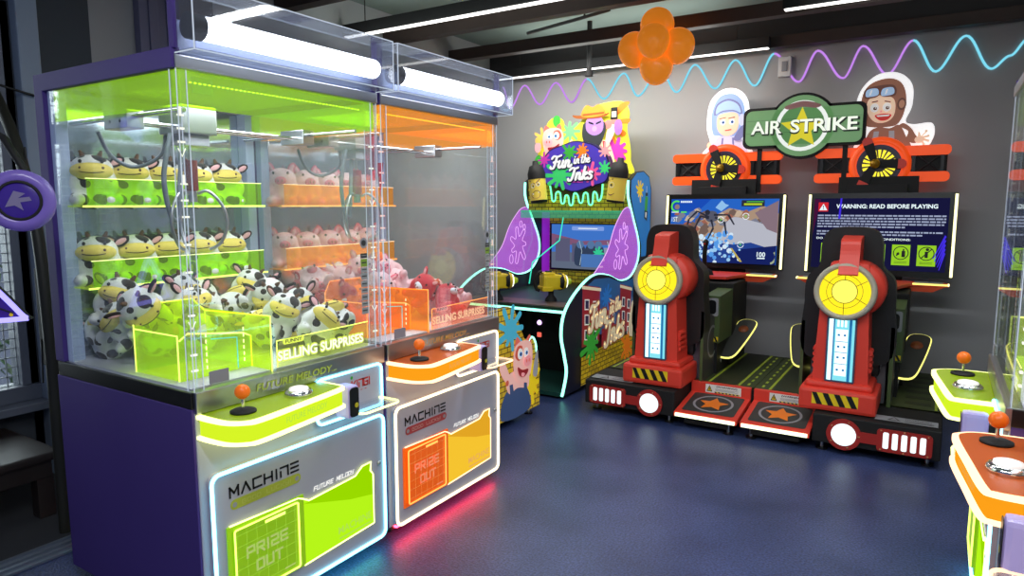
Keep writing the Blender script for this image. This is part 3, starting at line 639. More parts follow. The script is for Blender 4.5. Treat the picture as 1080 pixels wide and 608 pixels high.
    MB().tube(spl([(cx-.08, gy-.02, 1.70), (cx-.115, gy-.02, 1.55), (cx-.10, gy-.02, 1.42), (cx-.07, gy-.02, 1.40), (cx-.06, gy-.02, 1.5), (cx-.03, gy, 1.66)], 8), .009, pm('grey_hose', c8(120, 128, 140), .4, .3), 8).build('coil_cable', cl)
    # prize shelves
    if shelves:
        for z in (1.447, 1.150):
            x0 = .03
            sh = MB().box((x0, D-.19, z-.005), (W-.045, D-.03, z), T['glow']).build('prize_shelf', t)
            MB().box((x0, D-.193, z-.006), (W-.045, D-.19, z+.001), T['edge']).build('glowing_edge', sh)
            MB().box((x0+.02, D-.188, z), (W-.06, D-.184, z+.098), T['lip']).build('shelf_lip', sh)
            MB().box((x0+.018, D-.189, z+.096), (W-.058, D-.183, z+.0985), T['rim']).build('lip_edge', sh)
    # chute box
    X0, X1, Y0, Y1, z1 = .045, .315, .025, .40, 1.105
    ch = MB()
    ch.box((X1-.005, Y0, ZL), (X1, Y1, z1-.04), T['glow'])
    ch.prism([(X0, ZL), (X1, ZL), (X1, z1-.05), (X1-.05, z1), (X0+.03, z1), (X0, z1-.05)], T['glow'], FRONT(Y1-.005), .005)
    ch.box((X0, Y0+.12, ZL), (X0+.005, Y1, z1-.08), T['glow'])
    ch.prism([(X0, ZL), (X1, ZL), (X1, .985), (X1-.03, 1.0), (X0+.03, 1.03), (X0, 1.01)], T['glow'], FRONT(Y0+.11), .005)
    ch = ch.build('chute_box', t)
    b = MB()
    def edge(*pts): b.tube(pts, .0028, T['edge'], 6)
    edge((X1, Y0, z1-.04), (X1, Y1, z1-.05), (X1-.05, Y1, z1), (X0+.03, Y1, z1), (X0, Y1, z1-.05), (X0, Y1, ZL+.004)); edge((X0, Y1, z1-.08), (X0, Y0+.12, z1-.08), (X0, Y0+.12, ZL+.004))
    edge((X1, Y0, ZL), (X1, Y0, z1-.04)); edge((X1, Y0+.11, ZL+.004), (X1, Y0+.11, .985), (X1-.03, Y0+.11, 1.0), (X0+.03, Y0+.11, 1.03), (X0, Y0+.11, 1.01)); edge((X1, Y1, ZL+.004), (X1, Y1, z1-.05))
    b.build('glowing_edge', ch)
    b = MB().tube([(X0+.11, Y0+.105, 1.0), (X1-.06, Y0+.105, .99), (X1-.06, Y0+.105, ZL+.01)], .0018, em('cyan_line', (.1, .9, .85), 1), 5)
    for xx in (X0+.09, X1-.035):
        for k in range(6): b.box((xx, Y0+.104, ZL+.03+k*.022), (xx+.003, Y0+.106, ZL+.042+k*.022), T['rim'])
    b.build('chute_marking', ch)
    # slogan plate
    sp = MB().box((.335, .022, ZL+.008), (W-.06, .026, ZL+.105), glass('slogan_sheet_'+kind, (.92, .96, .6) if lime else (1, .75, .6), .04, .05, (.6, .8, .05) if lime else (1, .2, .1), .06 if lime else .14))
    sp = sp.build('slogan_plate', t); f = FRONT(.021)
    b = MB()
    b.flat(rrect(.36, .955, .455, .977, .010), T['sign'], f, .002).text('FUNNY', INKBLACK, f, .408, .966, w=.075, h=.013, bold=.02, lev=.003)
    b.text('SELLING SURPRISES', T['sign'], f, .545, .918, w=.43, h=.046, bold=.065, lev=.0015).text('SELLING SURPRISES', T['signtxt'], f, .545, .918, w=.42, h=.036, bold=.03, lev=.003)
    b.build('lettering', sp)
    MB().tube([(.335, .021, ZL+.104), (W-.06, .021, ZL+.108)], .002, T['edge'], 5).tube([(.335, .021, ZL+.01), (.335, .021, ZL+.104)], .002, T['edge'], 5).build('glowing_edge', sp)
    # stickers on the glass
    b = MB(); f = FRONT(-.0015); xs = W-.095
    b.flat(disc(xs, 1.30, .021, 18), P_GREY, f).flat(disc(xs, 1.30, .012, 14), STICK[1], f, .0015)
    z = 1.262
    for hh, mm in ((.022, 1), (.034, 2), (.022, 0), (.03, 0), (.03, 0), (.024, 0), (.03, 0), (.024, 0), (.03, 0)):
        b.flat(rect(xs-.018, z-hh, xs+.018, z-.003), STICK[mm], f); b.flat(rect(xs-.013, z-hh*.6, xs+.013, z-hh*.45), STICK[1 if mm != 1 else 0], f, .0015); z -= hh
    b.build('sticker_column', t)
    MB().prism(rrect(.055, .884, .125, .925, .003), flatc('notice_grey', 138, 136, 148), FRONT(-.0005), .002, .002).build('grey_notice', t)
    if not lime and box:
        b = MB(); PEN = glass('red_film', (.85, .06, .1), .04, .1, (.7, .03, .06), .12); fs = SIDE(.012)
        b.flat([(.03, 1.55), (.10, 1.55), (.10, 1.74), (.03, 1.74)], PEN, fs, .0).flat([(.0, 1.62), (.035, 1.62), (.02, 1.48)], PEN, fs, .001); b.build('red_pennant', t)
    # casters
    b = MB().box((.04, -.004, .046), (W-.04, .012, .056), em('underglow_'+kind, (.1, .9, .75) if lime else (1, .02, .05), 8 if lime else 26)).build('underglow_strip', t)
    for x in (.07, W-.07):
        for y in (.07, D-.07):
            k = MB().cyl((x, y, .0), (x, y, .0), .0001, STEEL, n=3) if 0 else MB().box((x-.018, y-.018, .03), (x+.018, y+.018, .06), STEEL, .003).build('caster', t)
            MB().cyl((x-.011, y, .026), (x+.011, y, .026), .026, pm('caster_rubber', c8(70, 80, 70), .5)).build('wheel', k)
    return t
GRP = 'claw machines with plush prizes'
W1, W2 = .845, .85
claw_machine('lime green claw machine with cow plush in the front left', 'lime', (-1.93, 1.208, 0), R(90), W1, GRP, seed=3)
claw_machine('orange claw machine with pig plush beside the lime green one', 'orange', (-1.93, 2.072, 0), R(90), W2, GRP, seed=5)
claw_machine('lime green claw machine at the right edge with blue plush, behind the orange console', 'lime', (.205, 3.21, 0), R(-90), W1, GRP, shelves=False, seed=8, box=False)
claw_machine('orange claw machine cut off by the right edge of the photo', 'orange', (.265, 2.345, 0), R(-90), W1, GRP, shelves=False, seed=9, box=False)

# ================================================================== plush prizes
COWF = patches('cow_plush_fabric', c8(238, 238, 240), c8(40, 32, 30), 13, .36)
DKPL = pm('dark_brown_plush', c8(42, 34, 32), .95); PINKIN = pm('pink_ear_lining', c8(236, 180, 190), .9)
MUZ = pm('yellow_muzzle_plush', c8(246, 222, 110), .95, bump=.2, vscale=150); HORN = pm('horn_felt', c8(110, 80, 60), .9)
EYE = pm('plush_eye', c8(12, 10, 10), .2)
def plush(name, label, cat, fabric, muz, ear, earin, horns, snout, seed):
    t = thing(name, label, cat)
    vs, fs = meta('mb'+name, [((0, .015, .06), (.060, .060, .075)), ((0, -.01, .14), (.074, .062, .056)), ((.05, -.055, .022), (.03, .052, .026)), ((-.05, -.055, .022), (.03, .052, .026)), ((.064, -.02, .08), (.022, .03, .034)), ((-.064, -.02, .08), (.024, .03, .036))], .011)
    MB().add(vs, fs, fabric, True).build('body', t)
    if not snout:
        mz = MB().ell((0, -.042, .132), (.073, .050, .036), muz, nu=20, nv=12).build('muzzle', t)
        pts = []
        for i in range(13):
            a = -.95+1.9*i/12; x = .05*math.sin(a); z = .124+.012*(1-math.cos(a)); y = -.042-.0505*math.sqrt(max(0, 1-(x/.073)**2-((z-.132)/.036)**2))
            pts.append((x, y, z))
        MB().tube(pts, .0016, EYE, 5).ell((.038, -.082, .143), (.005, .004, .006), HORN, nu=8, nv=6).ell((-.038, -.082, .143), (.004, .003, .005), HORN, nu=8, nv=6).build('smile', mz)
    else:
        mz = MB().ell((0, -.070, .128), (.03, .022, .022), muz, nu=16, nv=10).build('snout', t)
        MB().ell((.01, -.091, .128), (.004, .003, .007), HORN, nu=8, nv=6).ell((-.01, -.091, .128), (.004, .003, .007), HORN, nu=8, nv=6).build('nostrils', mz)
    for s in (-1, 1):
        MB().ell((s*.036, -.060, .168), (.0065, .006, .0075), EYE, nu=10, nv=8).build('eye', t)
        M = Euler((0, R(s*62), R(s*20))).to_matrix() if not snout else Euler((0, R(s*28), R(s*15))).to_matrix()
        p = (s*.085, .0, .172) if not snout else (s*.052, -.008, .194)
        e = MB().ell(p, (.019, .010, .034), ear, M, 12, 8).build('ear', t)
        MB().ell((p[0], p[1]-.006, p[2]), (.012, .007, .024), earin, M, 10, 8).build('ear_lining', e)
        if horns: MB().cyl((s*.026, .0, .186), (s*.036, .002, .212), .011, HORN, .005, 10).build('horn', t)
    return t
cow0 = plush('cow_plush', 'x', 'plush toy', COWF, MUZ, DKPL, PINKIN, True, False, 1)
PIGF = pm('pink_plush', c8(246, 206, 214), .95, bump=.25, vscale=160, sheen=.3); PIGD = pm('deep_pink_plush', c8(226, 120, 140), .95)  # pink paled to take in the white reflection over the pigs
pig0 = plush('pig_plush', 'x', 'plush toy', PIGF, PIGD, PIGD, PINKIN, False, True, 2)
REDF = pm('red_plush', c8(200, 45, 60), .95, bump=.25, vscale=160, sheen=.3)
BLUF = pm('blue_plush', c8(120, 175, 235), .95, bump=.25, vscale=160, sheen=.3); BLUD = pm('pale_plush', c8(225, 232, 245), .95)
blu0 = plush('blue_plush', 'x', 'plush toy', BLUF, BLUD, BLUF, BLUD, False, True, 4)
red0 = plush('red_plush', 'x', 'plush toy', REDF, BLUD, REDF, PINKIN, False, True, 5)
used = {}
def put(proto, label, loc, rot, sc, group):
    if proto.name not in used:
        used[proto.name] = 1; proto.location = loc; proto.rotation_euler = rot; proto.scale = (sc,)*3; proto['label'] = label; proto['group'] = group; return
    copy_tree(proto, label, loc, rot, sc, group)
ORD = ['first', 'second', 'third', 'fourth', 'fifth', 'sixth', 'seventh']
rd = random.Random(11)
# shelves: facing +X (the machine front) and a little towards the room
for z, nm in ((1.447, 'upper'), (1.150, 'lower')):
    for i in range(5):
        put(cow0, 'cow plush with yellow muzzle, %s from the left on the %s lime shelf' % (ORD[i], nm), (-2.69+rd.uniform(-.004, .004), 1.208+.125+.138*i, z), (0, 0, R(62+rd.uniform(-8, 8))), .94+rd.uniform(-.02, .02), 'cow plush on the %s lime shelf' % nm)
    for i in range(5):
        put(pig0, 'pink pig plush, %s from the left on the %s orange shelf' % (ORD[i], nm), (-2.69, 2.072+.125+.140*i, z), (0, 0, R(60+rd.uniform(-15, 15))), .88+rd.uniform(-.03, .03), 'pink pig plush on the %s orange shelf' % nm)
def heap(x0, y0, W, items, rotz, front, nm, group, sc0, rng, fmt):
    """three settling layers of toys in the play field, clear of the chute corner"""
    rows = ((.13, 'front'), (.29, 'second'), (.50, 'third'), (.65, 'back'))
    for li, (zz, ln, xs, ys) in enumerate(((.875, 'bottom', (.12, .27, .42, .57, .72), rows), (.945, 'middle', (.12, .27, .41, .56, .70), rows[1:]), (1.0, 'top', (.13, .33, .50, .66), rows[2:]))):
        for y, rn in ys:
            k = 0
            for x in xs:
                if front < 0 and rn == 'front': continue
                if x < .43 and y < .47: continue
                if li == 2 and rn == 'third' and .3 < x < .6: continue
                lx = x+rng.uniform(-.015, .015); ly = y+rng.uniform(-.015, .015)
                wx, wy = (x0-ly, y0+lx) if front > 0 else (x0+ly, y0-lx)
                sc = sc0*rng.uniform(.92, 1.06); zr = zz+rng.uniform(-.01, .01)
                rot = (R(rng.choice((-55, -25, 0, 20, 60))), R(rng.uniform(-45, 45)), R((90 if front > 0 else -90)-35*front+rng.uniform(-60, 60)))
                zl = zr + abs(math.sin(rot[0]))*.05*sc + abs(math.sin(rot[1]))*.04*sc
                it = items[(li*3+int(x*10)+int(y*10)) % len(items)]
                k += 1
                put(it[0], fmt % (it[1], ORD[k-1], rn, ln), (wx, wy, zl), rot, sc, group)
heap(-1.93, 1.208, W1, [(cow0, 'cow plush')], 0, 1, 'lime', 'heap of cow plush in the lime claw machine', .87, random.Random(21), '%s, %s from left in %s row, %s layer of the lime heap')
heap(-1.93, 2.072, W2, [(pig0, 'pink pig plush'), (pig0, 'pink pig plush'), (red0, 'red plush'), (pig0, 'pink pig plush')], 0, 1, 'orange', 'heap of plush in the orange claw machine', .86, random.Random(22), '%s, %s from left in %s row, %s layer of the orange heap')
heap(.205, 3.21, W1, [(blu0, 'pale blue plush')], 0, -1, 'right', 'heap of blue plush in the right claw machine', .92, random.Random(23), '%s, %s from far end in %s row, %s layer at right edge')

# ================================================================== flight simulators
TVBLACK = pm('tv_black', c8(14, 16, 14), .3)
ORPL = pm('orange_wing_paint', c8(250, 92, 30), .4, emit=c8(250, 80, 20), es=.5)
ORPLD = pm('orange_wing_plain', c8(225, 80, 35), .45)
LENS = em('lamp_yellow', (1, .80, .02), 1.15); LENSC = em('lamp_yellow_core', (1, .90, .12), 1.3); LINE = pm('lamp_line', c8(90, 75, 10), .5)
HEADL = em('headlight_white', (.80, .97, 1), 1.35)
NEONY2 = em('neon_yellow_rim', (1, .94, .22), 1.35)
RUN = pm('runway_green', c8(58, 70, 38), .55, var=.2, vscale=9)
RUNL = pm('runway_line', c8(150, 168, 52), .5, emit=c8(160, 185, 40), es=.06)
RUND = pm('runway_dark', c8(36, 44, 28), .55)
PEDAL = pm('pedal_dark_grey', c8(58, 60, 58), .5)
def hazard(b, fr, x0, z0, x1, z1, n=4, h=.001):
    b.flat(rect(x0, z0, x1, z1), P_YEL, fr, h); w = (x1-x0)/n; s = (z1-z0)*.75
    for i in range(n):
        xa = x0+w*i; b.flat([(min(x1, xa+s*.55), z0), (min(x1, xa+w*.5+s*.55), z0), (max(x0, xa+w*.5-s*.1), z1), (max(x0, xa-s*.1), z1)], P_BLACK, fr, h+.001)
def warn_plate(b, fr, x, z, w, h):
    b.flat(rect(x, z, x+w, z+h), P_WHITE, fr, .001)
    b.flat([(x+w*.03, z+h*.15), (x+w*.2, z+h*.15), (x+w*.115, z+h*.9)], P_BLACK, fr, .002).flat([(x+w*.06, z+h*.23), (x+w*.17, z+h*.23), (x+w*.115, z+h*.75)], P_YEL, fr, .003).flat(rect(x+w*.105, z+h*.3, x+w*.125, z+h*.6), P_BLACK, fr, .004)
    b.text('(WARNING!)', P_BLACK, fr, x+w*.6, z+h*.78, w=w*.58, h=h*.24, bold=.03, lev=.002)
    for i in range(3): b.flat(rect(x+w*.28, z+h*(.5-.1*i), x+w*(.92-.1*(i % 2)), z+h*(.535-.1*i)), P_GREY, fr, .002)
    hazard(b, fr, x+w*.26, z+h*.04, x+w*.97, z+h*.18, 7, .002)
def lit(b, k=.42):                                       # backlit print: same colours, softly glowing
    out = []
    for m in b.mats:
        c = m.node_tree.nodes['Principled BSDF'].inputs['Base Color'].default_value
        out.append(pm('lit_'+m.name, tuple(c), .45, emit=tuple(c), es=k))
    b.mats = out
def pilot_goggles(t):                            # brown flying helmet, goggles up, open hand
    f = FRONT(1.64)
    ol = spl([(-.17, 1.86), (-.13, 2.0), (-.19, 2.12), (-.165, 2.3), (-.06, 2.415), (.08, 2.42), (.175, 2.33), (.185, 2.18), (.15, 2.07), (.20, 2.04), (.32, 2.04), (.33, 1.93), (.24, 1.86)], 7, True)
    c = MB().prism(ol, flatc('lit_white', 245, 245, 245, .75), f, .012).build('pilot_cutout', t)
    b = MB(); L = [.002]
    def fl(p, m): L[0] += .0006; b.flat(p, m, f, L[0])
    HB = flatc('helmet_brown', 146, 96, 74); HD = flatc('helmet_dark', 100, 62, 50); HL = flatc('helmet_light', 176, 126, 100)
    fl(spl([(-.10, 1.86), (-.09, 1.99), (-.03, 2.03), (.05, 2.02), (.11, 2.04), (.16, 1.95), (.18, 1.86)], 5, True), HB)
    fl([(-.07, 1.87), (-.055, 2.0), (-.02, 2.0), (-.03, 1.87)], P_GREY); fl([(.05, 1.87), (.045, 2.0), (.08, 2.0), (.09, 1.87)], P_GREY)
    fl(spl([(-.14, 2.06), (-.15, 2.25), (-.10, 2.35), (.02, 2.385), (.11, 2.34), (.145, 2.22), (.12, 2.08), (.05, 2.03)], 6, True), HB)
    fl(spl([(-.135, 2.05), (-.145, 2.2), (-.10, 2.2), (-.11, 2.06)], 4, True), HD)
    fl(spl([(-.10, 2.13), (-.11, 2.22), (-.06, 2.265), (.04, 2.25), (.075, 2.2), (.07, 2.11), (.02, 2.065), (-.05, 2.07)], 6, True), P_SKIN)
    for x in (-.060, .022):
        fl(disc(x, 2.175, .028, 18, .032), P_WHITE); fl(disc(x+.004, 2.17, .013, 14), HD); fl(disc(x+.007, 2.174, .005, 8), P_WHITE)
    fl([(-.08, 2.222), (-.04, 2.228), (-.04, 2.219), (-.08, 2.213)], HD); fl([(.005, 2.224), (.045, 2.215), (.045, 2.207), (.005, 2.215)], HD)
    fl(spl([(-.055, 2.118), (.0, 2.128), (.055, 2.118), (.03, 2.082), (-.02, 2.08)], 4, True), P_RED); fl([(-.045, 2.118), (.045, 2.119), (.035, 2.108), (-.035, 2.107)], P_WHITE)
    fl(spl([(-.022, 2.14), (-.015, 2.155), (-.008, 2.14)], 3, True), P_PINK)
    fl(spl([(-.13, 2.25), (-.12, 2.32), (.05, 2.335), (.075, 2.26), (.0, 2.25), (-.03, 2.265), (-.06, 2.25)], 5, True), HD)
    for x in (-.085, .018): fl(spl([(x-.038, 2.262), (x-.03, 2.31), (x+.035, 2.315), (x+.045, 2.27), (x, 2.258)], 4, True), P_PALEBLUE); fl([(x-.015, 2.27), (x-.005, 2.305), (x+.005, 2.305), (x-.005, 2.27)], P_WHITE)
    fl(disc(.118, 2.19, .030, 18, .045), HD); fl(disc(.118, 2.19, .019, 16, .03), HL)
    fl(spl([(.11, 2.03), (.17, 1.99), (.16, 1.93), (.21, 1.9), (.25, 1.92), (.22, 1.96), (.19, 2.01), (.14, 2.05)], 4, True), HB)
    for x, z, a in ((.285, 1.985, 60), (.30, 1.95, 25), (.30, 1.915, -8), (.275, 1.89, -40)):
        fl(disc(x, z, .009, 10, .009), P_SKIN); fl([(.24, 1.925), (.25, 1.945), (x+.006, z+.006), (x+.004, z-.008)], P_SKIN)
    fl(disc(.245, 1.925, .03, 16, .026), P_SKIN); fl([(.235, 1.94), (.255, 1.945), (.245, 1.98), (.235, 1.978)], P_SKIN)
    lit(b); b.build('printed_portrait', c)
def pilot_visor(t):                              # pale jet helmet with visor and mask
    f = FRONT(1.64)
    ol = spl([(-.20, 1.86), (-.15, 1.97), (-.18, 2.10), (-.165, 2.30), (-.07, 2.405), (.06, 2.405), (.15, 2.31), (.165, 2.15), (.15, 2.0), (.2, 1.9), (.18, 1.86)], 7, True)
    c = MB().prism(ol, flatc('lit_white', 245, 245, 245, .75), f, .012).build('pilot_cutout', t)
    b = MB(); L = [.002]
    def fl(p, m): L[0] += .0006; b.flat(p, m, f, L[0])
    SB = flatc('suit_pale', 205, 208, 235); SD = flatc('suit_line', 120, 125, 175); HBL = flatc('helmet_blue', 150, 180, 228)
    fl(spl([(-.13, 1.86), (-.12, 1.97), (-.06, 2.03), (.06, 2.03), (.13, 1.97), (.15, 1.86)], 5, True), SB)
    fl([(-.06, 1.87), (-.05, 2.01), (-.035, 2.01), (-.045, 1.87)], SD); fl([(.06, 1.87), (.05, 2.01), (.035, 2.01), (.045, 1.87)], SD); fl([(-.05, 1.94), (.05, 1.94), (.05, 1.925), (-.05, 1.925)], SD); fl([(-.09, 1.87), (-.085, 1.9), (.10, 1.9), (.10, 1.87)], HBL)
    fl(spl([(-.13, 2.06), (-.14, 2.22), (-.08, 2.35), (.04, 2.365), (.12, 2.28), (.135, 2.12), (.10, 2.03), (-.08, 2.03)], 6, True), HBL)
    fl(spl([(-.12, 2.2), (-.10, 2.29), (-.01, 2.33), (.08, 2.29), (.11, 2.2), (.04, 2.225), (-.05, 2.225)], 5, True), SD)
    fl(spl([(-.105, 2.21), (-.09, 2.28), (-.01, 2.315), (.07, 2.28), (.10, 2.21), (.04, 2.235), (-.05, 2.235)], 5, True), P_PALEBLUE)
    fl(spl([(-.09, 2.09), (-.09, 2.19), (-.03, 2.215), (.05, 2.215), (.085, 2.18), (.08, 2.08), (.03, 2.03), (-.04, 2.03)], 5, True), P_SKIN)
    for x in (-.045, .03):
        fl(disc(x, 2.14, .024, 16, .026), P_WHITE); fl(disc(x+.003, 2.138, .012, 12), P_BLUE); fl(disc(x+.003, 2.138, .006, 8), P_BLACK)
        fl([(x-.03, 2.172), (x+.025, 2.18), (x+.025, 2.174), (x-.03, 2.166)], HDR)
    fl([(-.025, 2.073), (.03, 2.08), (.028, 2.073), (-.02, 2.067)], P_RED)
    fl(spl([(.05, 2.0), (.10, 2.09), (.135, 2.10), (.13, 2.02), (.09, 1.98)], 4, True), SD); fl(disc(.112, 2.15, .026, 14, .05), SB)
    fl(spl([(-.17, 1.87), (-.14, 1.97), (-.10, 1.97), (-.12, 1.87)], 4, True), SB); fl(disc(-.15, 1.95, .02, 10, .03), P_SKIN)
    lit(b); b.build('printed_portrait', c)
HDR = flatc('brow', 120, 80, 60)
def sim(cx, s, label, pid):
    """one cockpit cabinet; s = -1 for the left one (step on its right), +1 for the right one"""
    t = thing('flight_simulator', label, 'arcade machine', (cx, 4.25, 0), 0, 'twin flight simulator cabinets')
    X = lambda a: s*a                             # a grows away from the shared centre line
    def bx(b, a0, a1, y0, y1, z0, z1, m, bev=0): return b.box((min(X(a0), X(a1)), y0, z0), (max(X(a0), X(a1)), y1, z1), m, bev)
    F = FRONT(0)
    I = -.572                                     # shared centre line
    # base and runway deck
    b = MB(); bx(b, -.15, .50, 0, 1.45, .055, .225, MATTE, .008); bx(b, I, -.15, .35, 1.45, .055, .215, MATTE)
    base = b.build('base', t)
    b = MB(); bx(b, I+.002, .495, .37, 1.45, .225, .229, RUN); bx(b, .16, .495, .06, .40, .225, .229, MATTE)
    for a in (I+.10, I+.30): bx(b, a-.008, a+.008, .38, 1.45, .229, .231, RUNL)
    for k in range(9): bx(b, I+.04, I+.055, .42+.115*k, .47+.115*k, .229, .231, RUNL); bx(b, I+.345, I+.36, .42+.115*k, .47+.115*k, .229, .231, RUNL)
    bx(b, I+.12, I+.28, .38, 1.45, .229, .2305, RUND)
    for k in range(8): bx(b, .22, .23, .45+.12*k, .50+.12*k, .229, .231, RUNL)
    for k in range(6): bx(b, .30, .44, .5+.15*k, .56+.15*k, .229, .2303, RUND)
    bx(b, .46, .475, .42, 1.45, .229, .231, RUNL)
    b.build('runway_deck', base)
    b = MB(); ft = TOP(.2292)
    x0 = min(X(.17), X(.48)); b.flat(rect(x0, .05, x0+.31, .15), P_GREY, ft, .001)
    b.flat([(x0+.06, .07), (x0+.13, .07), (x0+.095, .14)], P_BLACK, ft, .002).flat([(x0+.075, .078), (x0+.115, .078), (x0+.095, .125)], P_GREY, ft, .003)
    b.text('(WARNING!)', P_BLACK, ft, x0+.215, .12, w=.13, h=.02, bold=.02, lev=.002)
    for k in range(3): b.flat(rect(x0+.15, .065+.012*k, x0+.29, .069+.012*k), P_BLACK, ft, .002)
    b.build('warning_plate', base)
    # headlight and grille panel on the front
    gp = MB(); gx0, gx1 = sorted((X(.19), X(.46)))
    sgn = 1
    gp.prism(rrect(gx0, .065, gx1, .195, .02), DKRED, F, .01, .012).prism(disc(X(.02), .125, .092, 28), DKRED, F, .01, .012)
    a0, a1 = sorted((X(.08), X(.22))); gp.prism(rect(a0, .095, a1, .155), DKRED, F, .01, .0115)
    gp = gp.build('front_light_panel', t)
    b = MB().lathe([(.066, .012), (.064, .018), (0, .02)], HEADL, F.sub(X(.02), .125)); b.build('headlight', gp)
    b = MB()
    for k in range(5): cxk = gx0+.045+.045*k; b.prism(rrect(cxk-.014, .085, cxk+.014, .178, .008), HEADL, F, .004, .015)
    b.build('grille_lights', gp)
    b = MB()
    for px, pz in [(gx0+.02, .075), (gx0+.02, .185), (gx1-.02, .075), (gx1-.02, .185), ((gx0+gx1)/2, .19), ((gx0+gx1)/2, .07)]+[(X(.02)+.079*math.cos(R(a)), .125+.079*math.sin(R(a))) for a in (0, 72, 144, 216, 288)]: b.lathe([(.006, .012), (.005, .015), (0, .016)], P_TAN, F.sub(px, pz), 8)
    b.build('rivets', gp)
    # step with star, riser with warning plates
    sx0, sx1 = sorted((X(I+.01), X(-.16)))
    st = MB().add([(sx0, -.03, .075), (sx1, -.03, .075), (sx1, .35, .13), (sx0, .35, .13), (sx0, -.03, .105), (sx1, -.03, .105), (sx1, .35, .16), (sx0, .35, .16)], [(3, 2, 1, 0), (4, 5, 6, 7), (0, 1, 5, 4), (1, 2, 6, 5), (2, 3, 7, 6), (3, 0, 4, 7)], RED).build('boarding_step', t)
    fs = Fr(((sx0+sx1)/2, .16, .133), (1, 0, 0), (0, .38, .055)); hw = (sx1-sx0)/2
    MB().flat(rrect(-hw+.035, -.15, hw-.03, .16, .02), PEDAL, fs, .0015).flat(ringpoly(0, .005, .115, .13), P_GREY, fs, .0025).flat(star(0, .005, .10, .5), P_ORANGE, fs, .0025).build('step_pad', st)
    MB().box((sx0+.01, -.042, .078), (sx1-.01, -.03, .1), em('step_neon', (.95, 1, .65), 2.2), .003).build('neon_edge', st)
    b = MB().box((sx0, .33, .10), (sx1, .365, .232), RED, .004); rs = b.build('step_riser', t)
    b = MB(); warn_plate(b, FRONT(.33), sx0+.10, .165, .24, .058); b.build('warning_plate', rs)
    b = MB().box((sx0+.06, .0, .03), (sx1-.06, .3, .075), MATTE)
    b.build('step_bracket', st)
    for a, y in ((.44, .08), (-.10, .06), (.44, 1.36), (-.5, 1.36), (I+.07, .02)):
        k = MB().cyl((X(a), y, 0), (X(a), y, .012), .032, BLACK).cyl((X(a), y, .012), (X(a), y, .07), .011, STEEL).build('leveling_foot', t)
    # seat column
    px = 0.03*1 if s > 0 else -.03
    px = -.03
    b = MB().box((px-.215, .06, .23), (px+.205, .42, .36), RED, .02).box((px-.19, .10, .35), (px+.18, .42, .40), RED, .03)
    b.prism([(px-.155, .38), (px+.15, .38), (px+.125, .95), (px-.125, .95)], RED, FRONT(.13), .22)
    b.box((px-.10, .14, .75), (px+.13, .36, 1.12), RED, .05)
    b.lathe([(0, -.2), (.15, -.2), (.165, -.18), (.165, -.02), (.15, 0), (0, .0)], RED, FRONT(.16, px+.045, .955), 32)
    sc = b.build('seat_column', t)
    b = MB(); hazard(b, FRONT(.06), px-.14, .268, px+.11, .338, 4); b.build('hazard_label', sc)
    for k in range(4):
        for sx in (1, -1): MB().cyl((px+sx*.145, .16, .48+.035*k), (px+sx*.145, .26, .48+.035*k), .017, RED, n=10).build('cooling_rib', sc)
    FP = FRONT(.13)
    gw = MB().prism(rrect(px-.085, .40, px+.075, .79, .008), pm('gauge_frame', c8(70, 80, 110), .4), FP, .01, .012).build('gauge_window', t)
    b = MB(); GA = em('gauge_cyan', (.25, .8, .92), 1.0); GB = em('gauge_pale', (.75, .97, 1), 1.5); GC = pm('gauge_blue', c8(30, 110, 160), .4, emit=c8(20, 120, 190), es=.5)
    b.flat(rect(px-.075, .41, px+.065, .78), GA, FP, .0125).flat(rect(px-.072, .41, px-.05, .78), GB, FP, .013).flat(rect(px-.035, .44, px+.03, .72), GB, FP, .013)
    b.flat(rect(px-.05, .41, px-.042, .78), GC, FP, .0135).flat(rect(px+.035, .41, px+.05, .78), GC, FP, .0135)
    for z in (.51, .58, .645): b.flat(rect(px-.035, z, px+.03, z+.004), GC, FP, .014)
    for z in (.47, .545, .61, .68): b.flat(rect(px-.025, z, px-.012, z+.012), GC, FP, .014).flat(rect(px+.008, z, px+.02, z+.012), GC, FP, .014)
    for x in (-.03, -.01, .01): b.flat(rect(px+x, .735, px+x+.012, .775), GB, FP, .014)
    b.build('gauge_display', gw)
    fl = Fr((px+.0, .125, .945), (1, 0, 0), (0, .10, 1))
    b = MB().lathe([(0, -.09), (.148, -.09), (.162, -.04), (.170, .0), (.168, .02), (.155, .03), (.138, .022), (.136, .01)], GREYRIM, fl, 40); lp = b.build('round_lamp', t)
    b = MB().lathe([(.137, .012), (.134, .022), (.12, .026), (.066, .03)], LENS, fl, 40).lathe([(.068, .03), (.05, .032), (0, .033)], LENSC, fl, 40); b.build('lamp_lens', lp)
    b = MB().flat(ringpoly(0, 0, .066, .070), LINE, fl, .034).flat(ringpoly(0, 0, .095, .0975), LINE, fl, .030)
    for a in (90, 150, 210, 270, 330, 30): b.tube([fl.at((.068*math.cos(R(a)), .068*math.sin(R(a))), .032), fl.at((.135*math.cos(R(a)), .135*math.sin(R(a))), .025)], .0018, LINE, 5)
    b.build('lamp_lines', lp)
    MB().prism(spl([(-.012, 1.05), (.0, 1.05), (.05, 1.16), (.07, 1.235), (.12, 1.255), (.28, 1.255), (.36, 1.1), (.34, 1.02), (.25, 1.0)], 4, True), RED, Fr((px+.065, .09, 0), (0, 1, 0), (0, 0, 1)), .105).build('head_strap', sc)
    # seat shell
    b = MB().prism(spl([(-.225, .50), (-.25, .85), (-.24, 1.0), (-.175, 1.08), (-.165, 1.22), (-.12, 1.30), (0, 1.315), (.12, 1.30), (.165, 1.22), (.175, 1.08), (.24, 1.0), (.25, .85), (.225, .50)], 6, True), LEATHER, FRONT(.34, px), .13)
    b.box((px-.19, .36, .40), (px+.19, .5, .62), LEATHER, .03)
    b.build('backrest', t)
